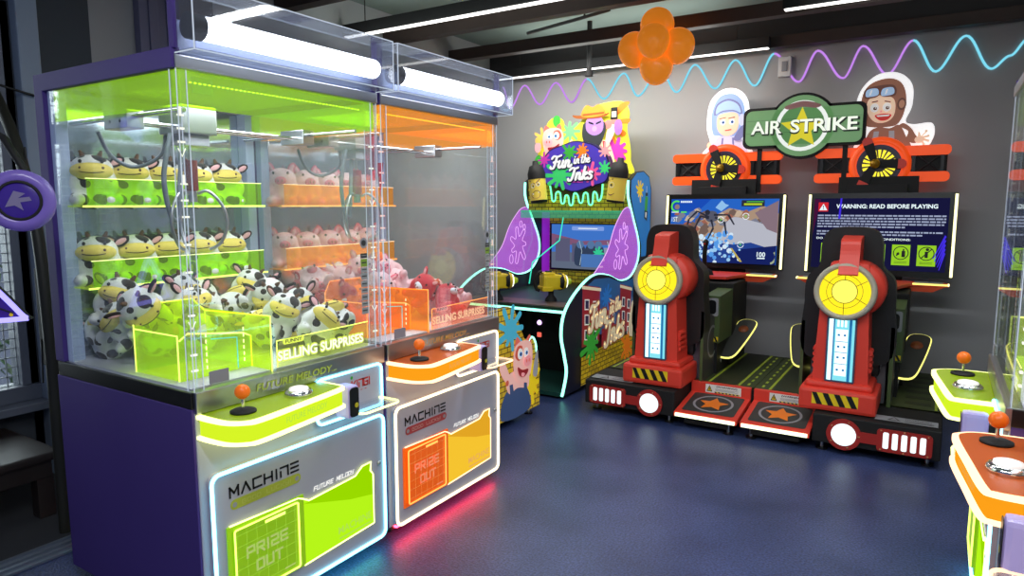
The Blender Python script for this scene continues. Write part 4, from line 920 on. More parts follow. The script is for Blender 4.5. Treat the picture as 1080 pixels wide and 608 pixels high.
    MB().box((px-.205, .40, .23), (px+.225, .60, .74), pm('seat_pod_grey', c8(88, 88, 96), .45), .01).flat(ringpoly(px+.02, .50, .165, .18), P_GREY, FRONT(.398), .0) .build('seat_pod', t)
    MB().box((px-.24, .46, .50), (px+.24, .90, .60), LEATHER, .03).build('seat', t)
    for sx in (-1, 1):
        e = MB().prism([(.34, .23), (.95, .23), (.92, .44), (.70, .62), (.40, .72), (.34, .72)], pm('seat_side_grey', c8(66, 66, 70), .45), SIDE(px+sx*.25), .02, .01, GREENP)
        e = e.build('seat_side', t)
        b = MB(); fd = SIDE(px+sx*.262) if sx > 0 else Fr((px-.262, 0, 0), (0, -1, 0), (0, 0, 1)); k = 1 if sx > 0 else -1
        b.flat(ringpoly(k*.55, .48, .10, .118), P_GREY, fd, .001); b.build('roundel', e)
    # armrest box with speaker, on the right hand side
    ar = MB().prism([(.60, .46), (.95, .46), (.95, .82), (.60, .80)], GREENP, SIDE(px+.295), .115).box((px+.19, .62, .23), (px+.28, .92, .46), MATTE).build('control_box', t)
    b = MB().prism(rrect(px+.20, .655, px+.285, .785, .012), P_GREY, FRONT(.60), .004, .004).prism(rrect(px+.214, .67, px+.270, .77, .022), BLACK, FRONT(.60), .004, .006)
    b.build('speaker', ar)
    b = MB(); hazard(b, FRONT(.60), px+.20, .47, px+.29, .505, 3, .002); b.build('hazard_label', ar)
    # foot plates with glowing rim
    for sx in (-1, 1):
        O = (px+sx*.19, .74, .345); f = Fr(O, (sx, 0, 0), (0, .50, .27))
        if sx < 0: f.n = -f.n
        ol = [(-.05, .0), (.07, -.012), (.165, .0), (.21, .14), (.25, .37), (.24, .44), (.18, .46), (.12, .42), (.08, .22), (-.04, .13)]
        ol = spl(ol, 4, True)
        fp = MB().prism(ol, PEDAL, f, .02).build('foot_plate', t)
        MB().tube([f.at(p, -.008) for p in ol], .008, NEONY2, 6, True).build('neon_rim', fp)
        MB().lathe([(.038, 0), (.034, .012), (.0, .014)], pm('orange_brown_pad', c8(140, 72, 36), .5), f.sub(.175, .33), 20).build('foot_pad', fp)
        b = MB()
        for k in range(5): b.add([f.at((.0+.02*k, -.03), -.01), f.at((.016+.02*k, -.03), -.01), f.at((.008+.02*k, -.03), -.06), f.at((.008+.02*k, -.02), -.05)], [(0, 1, 2), (0, 3, 1), (0, 2, 3), (1, 3, 2)], P_WHITE)
        b.build('printed_teeth', fp)
    # pedestal, control shelf and stick
    MB().box((-.27, .95, .23), (.27, 1.38, .86), MATTE, .01).build('pedestal', t)
    f = TOP(.90)
    sh = [(-.49, 1.31), (-.50, 1.36), (-.46, 1.44), (.46, 1.44), (.50, 1.36), (.49, 1.31), (.27, 1.30), (.20, 1.0), (-.20, 1.0), (-.27, 1.30)]
    k = MB().prism(sh, RED, f, .02).prism([(-.40, .84), (.40, .84), (.49, .89), (-.49, .89)], ORPLD, FRONT(1.31), .1).build('control_shelf', t)
    MB().flat(rrect(.285, 1.325, .46, 1.43, .01), P_GREY, f, .0015).build('shelf_plate', k); MB().flat(rrect(-.46, 1.325, -.285, 1.43, .01), P_GREY, f, .0015).build('shelf_plate', k)
    for a in (-1, 1):
        b = MB(); b.box((min(a*.275, a*.488), 1.298, .888), (max(a*.275, a*.488), 1.309, .901), NEONY2, .003).box((min(a*.488, a*.497), 1.300, .888), (max(a*.488, a*.497), 1.36, .901), NEONY); b.build('neon_edge', k)
    MB().lathe([(.07, 0), (.06, .03), (.03, .05), (.02, .05)], MATTE, TOP(.90, .0, 1.10), 18).build('stick_boot', k)
    js = MB().tube(spl([(.0, 1.10, .94), (.0, 1.09, 1.0), (.005, 1.07, 1.08), (.01, 1.075, 1.15)], 5), .018, MATTE, 10).ell((.01, 1.075, 1.155), (.022, .03, .028), MATTE).build('control_stick', t)
    MB().lathe([(.007, 0), (.006, .006), (0, .007)], P_RED, Fr((.01, 1.045, 1.145), (1, 0, 0), (0, .2, 1)), 10).build('trigger', js)
    # screen
    M0 = Matrix.Translation((.025, 1.45, .925)) @ Matrix.Rotation(R(-4), 4, 'X')
    def TF(h=0): o = M0 @ Vector((0, 0, 0)); q = M0.to_3x3(); fr = Fr(o, q @ Vector((1, 0, 0)), q @ Vector((0, 0, 1))); fr.o = fr.at((0, 0), h); return fr
    f = TF(); sc = MB().prism(rrect(-.49, 0, .49, .615, .012), TVBLACK, f, .06).build('screen', t)
    MB().box((-.2, 1.5, .5), (.2, 1.6, 1.6), MATTE, .004).box((-.265, 1.54, 1.50), (.265, 1.60, 1.66), MATTE).build('screen_mount', t)
    for a in (-1, 1): MB().prism(rect(a*.478-.009, .012, a*.478+.009, .605), NEONY, f, .006, .006).build('neon_strip', sc)
    b = MB()
    def e(n, r, g, bl, k=.9): return em('screen_'+n, c8(r, g, bl), k)
    x0, x1, z0, z1 = -.445, .44, .045, .575
    lv = [.001]
    def fl(p, m):
        lv[0] += .0003; b.flat([(min(x1, max(x0, q[0])), min(z1, max(z0, q[1]))) for q in p], m, f, lv[0])
    if pid == 1:
        fl(rect(x0, z0, x1, z1), e('sky', 42, 105, 205)); fl([(x0, .40), (x0, .575), (-.1, .575), (-.2, .48), (-.36, .46)], e('sky_deep', 28, 80, 190)); fl([(x0, .33), (-.28, .36), (-.02, .46), (.05, .5), (.2, .47), (.32, .52), (.44, .46), (.44, .2), (x0, .2)], e('rock', 178, 150, 128))
        rr = random.Random(3)
        for i in range(60):
            x, z = rr.uniform(-.4, .42), rr.uniform(.30, .48); q = rr.uniform(.015, .05)
            fl([(x-q, z-q*.5), (x+q*.3, z-q*.7), (x+q, z), (x+q*.2, z+q*.8), (x-q*.6, z+q*.4)], [e('rock_dark', 120, 98, 90), e('rock_light', 205, 182, 158), e('rock_red', 165, 105, 88), e('rock_blue', 130, 132, 150)][i % 4])
        fl(spl([(.0, .30), (.08, .42), (.22, .40), (.36, .36), (.44, .30), (.44, .18), (.15, .16), (.02, .2)], 5, True), e('snow', 190, 192, 205))
        fl([(.26, .46), (.44, .56), (.44, .3), (.36, .33)], e('rock_far', 140, 118, 130))
        fl([(x0, z0), (x0, .17), (-.15, .22), (.1, .20), (.24, .22), (.44, .16), (.44, z0)], e('sea', 40, 70, 150)); fl([(.15, .16), (.44, .20), (.44, z0), (.05, z0)], e('sea_dark', 24, 36, 100))
        for i in range(90):
            x = rr.gauss(-.04, .09); z = rr.gauss(.2, .06); q = rr.uniform(.006, .024); fl(disc(x, z, q, 7), [e('foam', 160, 210, 250), e('foam_blue', 90, 160, 240), e('foam_white', 220, 240, 255)][i % 3])
        SPD = e('crawler', 90, 92, 110); SPK = e('crawler_dark', 46, 48, 62)
        fl(spl([(-.13, .41), (-.10, .47), (-.04, .46), (-.03, .40), (-.09, .38)], 4, True), SPD); fl(disc(-.115, .46, .022, 12), SPK)
        for ps in ([(-.10, .42), (-.20, .47), (-.27, .40), (-.29, .30)], [(-.10, .41), (-.17, .43), (-.21, .34), (-.22, .26)], [(-.08, .40), (-.06, .33), (-.10, .24)], [(-.05, .42), (.03, .38), (.05, .28)], [(-.06, .44), (.06, .44), (.11, .36)]):
            for a, c in zip(ps, ps[1:]):
                d = Vector((c[0]-a[0], c[1]-a[1])).normalized()*.009; fl([(a[0]-d[1], a[1]+d[0]), (a[0]+d[1], a[1]-d[0]), (c[0]+d[1]*.6, c[1]-d[0]*.6), (c[0]-d[1]*.6, c[1]+d[0]*.6)], SPK)
        fl([(-.05, .50), (.0, .56), (.03, .53), (.06, .52), (-.0, .47)], e('spray', 150, 200, 245))
        G = e('hud_green', 90, 215, 80, 1.1); W = e('hud_white', 225, 240, 245, 1.1)
        fl(ringpoly(-.38, .51, .036, .05, 60, 300, 20), G); fl(disc(-.375, .505, .022, 14), e('hud_grey', 150, 130, 120)); [fl(rect(-.345+.017*i, .540, -.333+.017*i, .556), W) for i in range(6)]; fl(rect(-.34, .455, -.29, .467), G); fl(rect(-.42, .456, -.36, .463), W); b.text('1ST', W, f, -.39, .40, w=.05, h=.04, lev=lv[0]+.0003)
        fl(rect(.16, .51, .34, .56), SPK); fl(rect(.18, .52, .32, .535), e('hud_yellow', 190, 215, 50)); fl(rect(.20, .545, .33, .55), G)
        for x, z in ((-.0, .40), (.2, .43), (.17, .2)): fl(ringpoly(x, z, .022, .027, 10, 170, 12), W); fl(ringpoly(x, z, .022, .027, 190, 350, 12), W); fl(ringpoly(x, z, .006, .009), G)
        b.text('100', W, f, .335, .125, w=.065, h=.04, bold=.02, lev=lv[0]+.0003); fl(rect(.305, .09, .365, .10), W); fl(ringpoly(.39, .11, .05, .065, -70, 40, 12), e('hud_bar', 170, 185, 150)); fl([(.09, .17), (.105, .17), (.19, .06), (.17, .06)], e('hud_tan', 200, 180, 90))
    else:
        fl(rect(x0, z0, x1, z1), e('navy', 24, 24, 62)); fl([(-.445, .3), (-.40, .57), (-.445, .57)], e('navy_red', 70, 20, 60)); 
        W = e('hud_white', 225, 240, 245, 1.1); T2 = e('paragraph', 165, 175, 205)
        fl(rrect(-.415, .475, -.345, .545, .004), e('warn_red', 215, 45, 55)); fl([(-.408, .485), (-.352, .485), (-.38, .535)], W); b.text('!', P_BLACK, f, -.38, .506, h=.03, bold=.02, lev=lv[0]+.0004)
        b.text('WARNING: READ BEFORE PLAYING', W, f, .04, .515, w=.66, h=.032, bold=.03, lev=lv[0]+.0004)
        rr = random.Random(6); lv[0] += .0004     # body copy too small to read: word-length strokes
        for z, xa, xb in [(.445-.021*i, -.415, .425 if i < 4 else .185) for i in range(5)]+[(.325, -.415, .415), (.304, -.415, .295)]:
            x = xa
            while x < xb-.01:
                wd = min(rr.uniform(.012, .05), xb-x); b.flat(rect(x, z-.0055, x+wd, z+.0055), T2, f, lv[0]); x += wd+.006
        b.text('DO NOT', W, f, -.355, .272, w=.12, h=.016, bold=.02, lev=lv[0]+.0004).text('CONDITIONS:', W, f, .115, .272, w=.20, h=.016, bold=.02, lev=lv[0]+.0004)
        GI = e('icon_green', 150, 205, 40, 1.0)
        for i in range(5):
            xc = -.36+.16*i+.04; fl(rect(xc-.058, .085, xc+.058, .235), GI); fl(ringpoly(xc, .175, .044, .05), P_BLACK)
            if i == 4: fl(rect(xc-.01, .145, xc+.01, .19), P_BLACK); fl(disc(xc+.005, .205, .011, 10), P_BLACK); fl([(xc-.036, .142), (xc-.031, .137), (xc+.036, .208), (xc+.031, .213)], P_BLACK)
            elif i == 3: fl(rect(xc+.005, .145, xc+.028, .19), P_BLACK); fl(rect(xc+.012, .19, xc+.021, .205), P_BLACK); fl([(xc-.03, .15), (xc-.008, .165), (xc-.012, .18), (xc-.026, .175)], P_BLACK)
            else: fl(disc(xc-.005, .165, .018, 12), P_BLACK); fl(rect(xc+.002, .145, xc+.025, .195), P_BLACK); fl([(xc-.036, .142), (xc-.031, .137), (xc+.036, .208), (xc+.031, .213)], P_BLACK)
            for k in range(2): fl(rect(xc-.04, .11-.01*k, xc+.04, .1125-.01*k), P_BLACK)
        BL = e('violet_streak', 70, 50, 235)
        for i in range(5): fl([(.40-.01*i, .06+.02*i), (.405-.01*i, .06+.02*i), (.435, .18+.03*i), (.425, .19+.03*i)], BL)
        fl([(-.27, .42), (-.262, .575), (-.25, .575), (-.255, .42)], BL)
    b.build('screen_image', sc)
    # biplane topper
    f = FRONT(1.58)
    tp = MB()
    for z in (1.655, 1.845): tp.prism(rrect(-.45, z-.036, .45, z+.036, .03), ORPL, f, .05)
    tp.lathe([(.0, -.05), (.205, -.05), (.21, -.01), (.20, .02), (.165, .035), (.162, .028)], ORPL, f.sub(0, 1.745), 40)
    tp = tp.build('biplane_topper', t)
    b = MB().lathe([(.163, .026), (.10, .03), (0, .03)], pm('engine_dark', c8(52, 44, 56), .4), f.sub(0, 1.745), 36)
    for k in range(20):
        a = R(18*k); u = Vector((math.cos(a), math.sin(a))); v = Vector((-u.y, u.x)); fr = f.sub(0, 1.745)
        b.flat([tuple(u*.052-v*.005), tuple(u*.112-v*.011), tuple(u*.112+v*.011), tuple(u*.052+v*.005)], em('engine_yellow', (1, .85, .05), 1.2), fr, .032)
    b.flat(ringpoly(0, 0, .128, .150), pm('engine_ring', c8(60, 52, 80), .4), f.sub(0, 1.745), .0315)
    b.build('engine', tp)
    pr = MB(); fr = f.sub(-.025, 1.755)
    for a in (112, -5, 257) if pid == 1 else (110, -2, 243):
        u = Vector((math.cos(R(a)), math.sin(R(a)))); v = Vector((-u.y, u.x)); q = lambda x, y: tuple(u*x+v*y)
        pr.prism([q(0, -.014), q(.05, -.028), q(.15, -.036), q(.15, .036), q(.05, .028), q(0, .014)], MATTE, fr, .012, .055)
        pr.prism([q(.15, -.036), q(.185, -.034), q(.205, -.014), q(.205, .014), q(.185, .034), q(.15, .036)], RED, fr, .012, .055)
    pr = pr.build('propeller', tp)
    MB().lathe([(.035, .05), (.033, .07), (.02, .085), (0, .09)], pm('brass_hub', c8(170, 130, 30), .35, .5), fr, 18).build('hub', pr)
    for a in (-1, 1):
        b = MB(); b.box((min(a*.19, a*.43), 1.60, 1.68), (max(a*.19, a*.43), 1.62, 1.82), MATTE)
        for xx in (.22, .40): b.box((a*xx-.012, 1.585, 1.68), (a*xx+.012, 1.61, 1.82), BLACK)
        b.tube([(a*.24, 1.59, 1.69), (a*.39, 1.59, 1.81)], .005, BLACK, 5).tube([(a*.39, 1.59, 1.69), (a*.24, 1.59, 1.81)], .005, BLACK, 5)
        b.build('wing_struts', tp)
    (pilot_visor if pid == 1 else pilot_goggles)(t)
    return t
sim(-1.562, -1, 'left flight simulator cockpit, its screen showing a crawling spider machine', 1)
sim(-.418, 1, 'right flight simulator cockpit, its screen showing a written warning notice', 2)
# sign between the two toppers
t = thing('marquee_sign', 'green sign with a yellow star between the two orange biplane toppers', 'sign', (-.97, 5.80, 1.62))
f = FRONT(0)
def outline(k=0):
    P = [(x, z) for x, z in rrect(-.43-k, .30-k, .43+k, .585+k, .05)]
    return P
b = MB().prism(outline(.018), MATTE, f, .05, -.004).prism(disc(0, .445, .255, 40), MATTE, f, .05, -.004)
sg = b.build('frame', t)
GRN = pm('sign_green', c8(92, 128, 88), .4, emit=c8(95, 135, 90), es=.75, var=.12, vscale=7)
b = MB().prism(outline(-.004), GRN, f, .01, .003).prism(disc(0, .445, .235, 40), GRN, f, .01, .003); b.build('panel', t)
b = MB().flat(ringpoly(0, .445, .165, .195), em('sign_ring', (.95, 1, .95), .9), f, .005).flat(star(.0, .425, .165, .45), em('sign_star', (.85, .75, .05), .8), f, .006)
for z in (.40, .50): b.flat(rect(-.42, z, .42, z+.002), pm('sign_line', c8(60, 90, 60), .5), f, .004)
b.flat(spl([(-.13, .60), (0, .635), (.13, .60), (.1, .575), (0, .59), (-.1, .575)], 4, True), flatc('sign_rose', 170, 120, 120), f, .0055)
b.build('emblem', t)
b = MB()
for tx, xx, ww in (('AIR', -.265, .235), ('STRIKE', .155, .475)):
    b.text(tx, pm('sign_shadow', c8(30, 50, 34), .5), f, xx+.006, .437, w=ww+.02, h=.11, bold=.04, lev=.007).text(tx, em('sign_letters', (.93, 1, .86), 1.0), f, xx, .445, w=ww, h=.10, bold=.022, lev=.009)
b.build('lettering', t)
for x in (-.315, .315): MB().box((x-.018, .02, -.07), (x+.018, .045, .40), MATTE).build('post', t)

b = MB().lathe([(.008, .0), (.006, .006), (0, .007)], P_RED, f.sub(-.18, .66, 0), 8)

# ================================================================== ink shooter cabinet
BRK = brick('printed_brick', c8(196, 176, 40), c8(150, 150, 38), c8(60, 50, 24), 7.0, 'xz', .22)  # emission stands in for the neon's glow on the bricks
BRKS = brick('printed_brick_side', c8(236, 200, 40), c8(190, 160, 40), c8(96, 66, 30), 7.0, 'yz', .22)  # self-glow lifts the printed sides in place of light
INKGLASS = glass('purple_acrylic', (.62, .32, .74), .06, .04, (.45, .13, .62), .42, body=(.6, .3, .7), bfac=.3)
GGREEN = glass('green_acrylic', (.45, .8, .6), .08, .05, (.12, .55, .35), .22)
DARKG = pm('dark_green_panel', c8(18, 44, 34), .4); CABBLK = pm('cabinet_black', c8(18, 20, 24), .4)
t = thing('ink_shooter_cabinet', 'large ink splash shooting cabinet with purple side wings in the back corner', 'arcade machine', (-2.83, 4.35, 0))
HW = .52
def lit2(b):  # prints given a glow of their own to brighten them; not lamps
    out = []
    for m in b.mats:
        if m.name.startswith('print'):
            i = m.node_tree.nodes['Principled BSDF'].inputs['Base Color']; c = tuple(i.default_value)
            out.append(m if i.is_linked else pm('glow_'+m.name, c, .4, emit=c, es=.34))
        else: out.append(m)
    b.mats = out
edge = spl([(1.21, 1.66), (1.215, 1.52), (1.33, 1.34), (1.47, 1.12), (1.46, .95), (1.30, .82), (1.06, .80), (.80, .87), (.52, .89), (.25, .80), (.05, .66), (.0, .50), (.05, .34), (.09, .2), (.04, .06), (.02, .03)], 6)
prof = edge+[(1.72, .03), (1.72, 1.60), (1.66, 1.71), (1.52, 1.755), (1.36, 1.74)]
SIDEART = pm('side_art_navy', c8(40, 42, 62), .45)
BLUEART = pm('side_art_blue', c8(40, 135, 205), .4, emit=c8(30, 120, 200), es=.4)  # emission lightens the printed blue; the panel is no lamp
for s in (-1, 1):
    o = MB().prism(prof, SIDEART, SIDE(s*HW), .03, .015, CABBLK).build('side_panel', t)
    MB().tube([(s*HW, y-.006, z) for y, z in edge], .011, NEONG, 8).build('neon_edge', o)
    if s > 0:
        f = SIDE(HW+.0155); b = MB(); L = [.0]
        def fl(p, m): L[0] += .0005; b.flat(p, m, f, L[0])
        fl([(1.30, 1.40), (1.42, 1.23), (1.50, 1.08), (1.5, .98), (1.71, .98), (1.71, 1.59), (1.655, 1.70), (1.52, 1.745), (1.36, 1.73), (1.24, 1.66), (1.235, 1.53)], BLUEART)
        fl(splat(1.44, 1.58, .09, 9, 3), P_YEL)
        fl([(1.56, 1.40), (1.62, 1.39), (1.64, 1.52), (1.57, 1.53)], P_GREEN); fl(rect(1.575, 1.53, 1.63, 1.56), P_BLACK); fl(rect(1.595, 1.56, 1.605, 1.62), P_WHITE); fl([(1.55, 1.33), (1.62, 1.30), (1.635, 1.39), (1.555, 1.40)], P_BLACK); fl([(1.57, 1.34), (1.60, 1.33), (1.61, 1.38), (1.575, 1.385)], P_WHITE)
        SKY = flatc('mural_blue', 46, 96, 150); BR = flatc('mural_red', 150, 40, 52)
        fl([(.30, .80), (.52, .865), (.80, .85), (1.06, .785), (1.3, .80), (1.48, .93), (1.71, .97), (1.71, .40), (.30, .40)], SKY)
        for x0, x1, z1 in ((.30, .62, .84), (.74, .90, .70), (1.0, 1.24, .78)):
            fl([(x0, .35), (x1, .35), (x1, z1-.05), (x0, z1)], BR); fl([(x0-.01, z1-.005), (x1+.02, z1-.06), (x1+.02, z1-.085), (x0-.01, z1-.03)], P_CREAM)
            for i in range(2):
                for k in range(3):
                    xa = x0+.04+(x1-x0)*.45*i; za = z1-.20-.12*k-.03*i; fl([(xa, za), (xa+(x1-x0)*.26, za-.01), (xa+(x1-x0)*.26, za+.075), (xa, za+.085)], P_WHITE); fl([(xa+.012, za+.01), (xa+(x1-x0)*.22, za), (xa+(x1-x0)*.22, za+.065), (xa+.012, za+.075)], P_NAVY)
        fl(rect(.62, .30, 1.0, .45), BR); fl([(.25, .06), (1.71, .06), (1.71, .30), (1.0, .33), (.60, .30), (.25, .28)], BRKS)
        fl(splat(.42, .36, .15, 11, 8), P_GREEN); fl(splat(.70, .70, .10, 10, 12), P_BLUE); fl(splat(1.15, .22, .12, 10, 15), P_ORANGE)
        # bearded character with hat, overalls
        fl(spl([(1.20, .30), (1.22, .56), (1.30, .62), (1.50, .62), (1.60, .52), (1.62, .30)], 4, True), P_CREAM); fl([(1.30, .30), (1.32, .6), (1.37, .6), (1.37, .3)], P_BROWN); fl([(1.48, .30), (1.48, .6), (1.52, .6), (1.54, .3)], P_BROWN)
        fl(spl([(1.26, .60), (1.28, .78), (1.40, .84), (1.52, .78), (1.54, .6), (1.46, .47), (1.40, .44), (1.34, .48)], 5, True), P_BLACK); fl(spl([(1.33, .70), (1.34, .79), (1.46, .79), (1.47, .70), (1.40, .66)], 4, True), flatc('mauve', 130, 100, 150))
        fl([(1.22, .82), (1.58, .86), (1.58, .88), (1.22, .84)], P_BROWN)
        for m_, th_, lv_ in ((P_BROWN, .062, .001), (P_CREAM, .036, .003)):
            b.script('Fun', m_, f, .36, .46, .20, th_, L[0]+lv_, k=1.0, rot=.10).script('in the', m_, f, .76, .55, .11, th_*.6, L[0]+lv_, k=1.05, rot=.10).script('Inks', m_, f, .66, .29, .20, th_, L[0]+lv_, k=1.05, rot=.10)
        lit2(b); b.build('printed_mural', o)
    else:
        MB().box((-HW+.016, 1.50, .70), (-HW+.02, 1.65, 1.38), pm('violet_panel_lit', c8(150, 40, 190), .4, emit=c8(160, 30, 210), es=.5)).build('inner_panel', o)
    # translucent wing
    wing = spl([(1.215, 1.43), (1.10, 1.40), (.93, 1.26), (.80, 1.08), (.62, .95), (.42, .84)], 6)
    inner = [p for p in edge if p[1] < 1.43 and p[1] > .80 and p[0] > .40]
    w = MB().prism(wing+inner[::-1], INKGLASS, SIDE(s*HW), .006, .003).build('acrylic_wing', t)
    MB().tube([(s*HW, y, z) for y, z in wing], .004, NEONPINK, 6).build('neon_edge', w)
    b = MB(); sp = [(x, z) for x, z in splat(1.08, 1.08, .15, 7, 21)]
    b.tube([(s*HW+.006, y, z) for y, z in sp], .0028, NEONPINK, 5, True)
    for y, z, r in ((1.12, 1.27, .022), (1.18, 1.24, .02), (.95, .95, .03)): b.tube([(s*HW+.006, y+r*math.cos(R(a)), z+r*1.4*math.sin(R(a))) for a in range(0, 360, 24)], .0026, NEONPINK, 5, True)
    b.build('splash_outline', w)
# rear wall, marquee, shelf, screen
MB().box((-HW+.015, 1.66, .05), (HW-.015, 1.72, 1.72), BRK).box((-HW+.015, 1.24, 1.40), (HW-.015, 1.30, 1.72), BRK).box((-HW+.015, 1.30, 1.68), (HW-.015, 1.68, 1.72), CABBLK).build('brick_front', t)
MB().box((-HW+.015, 1.10, 1.385), (HW-.015, 1.30, 1.40), GGREEN).box((-HW+.015, 1.10, 1.33), (HW-.015, 1.105, 1.40), GGREEN).build('green_shelf', t)
f = FRONT(1.66); sc = MB().prism(rect(-.49, .80, .47, 1.27), TVBLACK, f, .03, .02).build('screen', t)
b = MB(); L = [.02]
def fl(p, m): L[0] += .0005; b.flat([(x*1.15-.01, 1.04+(z-1.05)*1.15) for x, z in p], m, f, L[0])
def e(n, r, g, bl, k=1.1): return em('ink_screen_'+n, c8(r, g, bl), k)
fl(rect(-.40, .86, .40, 1.24), e('blue', 60, 110, 190)); fl([(-.40, 1.16), (-.1, 1.10), (.2, 1.12), (.40, 1.17), (.40, 1.08), (-.40, 1.06)], e('rust', 120, 80, 110)); fl(rect(-.40, .86, .40, 1.0), e('slate', 90, 100, 120))
for x, w, z, m in ((-.36, .14, 1.12, 'dusk'), (.22, .15, 1.16, 'grey'), (-.2, .08, 1.08, 'dusk'), (.10, .10, 1.05, 'grey')): fl(rect(x, .92, x+w, z), e(m, 84, 84, 110) if m == 'dusk' else e(m, 130, 140, 165))
for i, x in enumerate((-.12, -.02, .05)): fl(spl([(x-.05, .9), (x-.05, 1.04), (x, 1.08), (x+.05, 1.03), (x+.045, .9)], 4, True), e('figure', 48, 60, 84)); fl(disc(x, 1.07, .035, 12), e('figure_head', 80, 110, 150))
fl(splat(.05, 1.0, .06, 9, 4), e('teal', 50, 190, 140)); fl(rect(-.11, .88, .10, .99), e('crate', 70, 110, 170)); fl(rrect(-.2, 1.19, .1, 1.225, .01), e('bar', 120, 150, 215))
fl(disc(.27, 1.08, .035, 14), e('pale', 150, 190, 220)); fl(rect(-.14, 1.203, .04, 1.211), e('white', 220, 230, 240))
for x in (-.15, .15): b.tube([f.at((x, .86), .024), f.at((x+.02, 1.0), .024), f.at((x-.01, 1.1), .024)], .003, e('line', 170, 190, 200), 5)
b.build('screen_image', sc)
b = MB().tube([(-HW+.05, 1.20, .70), (-HW+.05, 1.26, .9), (-.36, 1.60, 1.1), (-.33, 1.62, 1.33)], .006, em('teal_light', (.05, .75, .5), 1.2), 6)
b.build('side_light', t)
# drip neon on the marquee
f = FRONT(1.24)
drip = spl([(-.27, 1.66), (-.25, 1.55), (-.24, 1.49), (-.21, 1.49), (-.20, 1.56), (-.16, 1.56), (-.145, 1.47), (-.115, 1.47), (-.105, 1.53), (-.075, 1.53), (-.06, 1.455), (-.03, 1.455), (-.015, 1.55), (.02, 1.54), (.04, 1.475), (.07, 1.475), (.085, 1.55), (.12, 1.55), (.135, 1.46), (.17, 1.46), (.18, 1.56), (.21, 1.55), (.225, 1.49), (.25, 1.5), (.265, 1.57), (.27, 1.70)], 4)
MB().tube([f.at(p, .012) for p in drip], .0075, em('drip_green', (.15, 1, .45), 2.0), 6).build('drip_neon', t)
MB().flat(drip+[(.27, 1.715), (-.27, 1.715)], pm('drip_brown', c8(92, 70, 30), .5), f, .003).build('drip_panel', t)
# cut-out board and sign
f = FRONT(1.34)
bo = MB().prism(spl([(-.44, 1.68), (-.47, 1.85), (-.44, 2.02), (-.38, 2.10), (-.36, 2.21), (-.28, 2.26), (-.20, 2.23), (-.16, 2.13), (-.06, 2.16), (.02, 2.24), (.10, 2.32), (.24, 2.355), (.40, 2.35), (.46, 2.25), (.44, 2.12), (.47, 1.98), (.48, 1.85), (.44, 1.68)], 6, True), flatc('board_yellow', 226, 228, 60, .2), f, .012).build('cutout_board', t)
b = MB(); L = [.001]
def fl(p, m): L[0] += .0007; b.flat([(x, z+.06*max(0, min(1, (2.40-z)/.22))) for x, z in p], m, f, L[0])
fl(disc(-.26, 2.17, .04, 16, .06), P_GREEN); fl(disc(-.45, 1.80, .045, 14, .06), P_GREEN); fl(splat(-.12, 2.06, .09, 8, 6), flatc('mint', 120, 220, 130)); fl(spl([(.33, 2.16), (.46, 2.30), (.43, 2.33), (.36, 2.29)], 4, True), P_ORANGE); fl(spl([(.36, 2.14), (.47, 2.14), (.45, 2.10), (.37, 2.11)], 3, True), P_ORANGE); fl(spl([(.36, 2.07), (.44, 2.02), (.40, 1.99), (.34, 2.04)], 3, True), P_ORANGE); fl(spl([(.30, 2.02), (.38, 1.90), (.34, 1.87), (.28, 1.96)], 3, True), P_ORANGE)
fl(splat(.35, 1.86, .13, 9, 31), P_MAGENTA); fl(splat(-.40, 2.02, .08, 7, 5), flatc('apricot', 245, 190, 90))
def pig_head(fl, x, z, k):
    q = lambda a: [(x+u*k, z+v*k) for u, v in a]
    fl(q(spl([(-.75, .75), (-.62, 1.2), (-.25, .9)], 4, True)), flatc('pig_ear', 225, 110, 95)); fl(q(spl([(.2, .95), (.5, 1.25), (.65, .8)], 4, True)), flatc('pig_ear', 225, 110, 95))
    fl(q(spl([(-.85, .1), (-.7, .8), (0, 1.0), (.65, .8), (.8, .1), (.6, -.6), (0, -.9), (-.6, -.7)], 5, True)), flatc('pig_skin', 246, 190, 180)); fl(q(spl([(.05, .3), (.05, .75), (.45, .8), (.65, .4), (.35, .15)], 4, True)), flatc('pig_patch', 200, 90, 70))
    for u, v, r in ((-.28, .42, .2), (.25, .45, .22)): fl(q(disc(u, v, r, 16, r*1.15)), P_WHITE); fl(q(disc(u-.05, v-.02, r*.5, 12)), P_BLUE); fl(q(disc(u-.05, v-.02, r*.25, 8)), P_BLACK)
    fl(q(disc(-.38, .02, .33, 18, .25)), P_PINK); fl(q(disc(-.50, .04, .06, 8, .09)), flatc('pig_ear', 225, 110, 95)); fl(q(disc(-.28, .04, .06, 8, .09)), flatc('pig_ear', 225, 110, 95))
    fl(q(spl([(-.4, -.35), (.1, -.3), (.5, -.1), (.35, -.5), (.0, -.65), (-.3, -.55)], 4, True)), flatc('pig_mouth', 150, 30, 40)); fl(q(spl([(-.1, -.5), (.15, -.42), (.2, -.55), (0, -.63)], 3, True)), P_PINK)
pig_head(fl, -.29, 1.97, .135); fl(spl([(-.14, 1.85), (-.11, 1.97), (-.08, 1.98), (-.09, 1.86)], 3, True), flatc('pig_skin', 246, 190, 180))
fl(disc(-.45, 1.93, .035, 12, .05), P_PINK); fl(disc(-.44, 2.0, .04, 12, .03), flatc('apricot', 245, 190, 90))
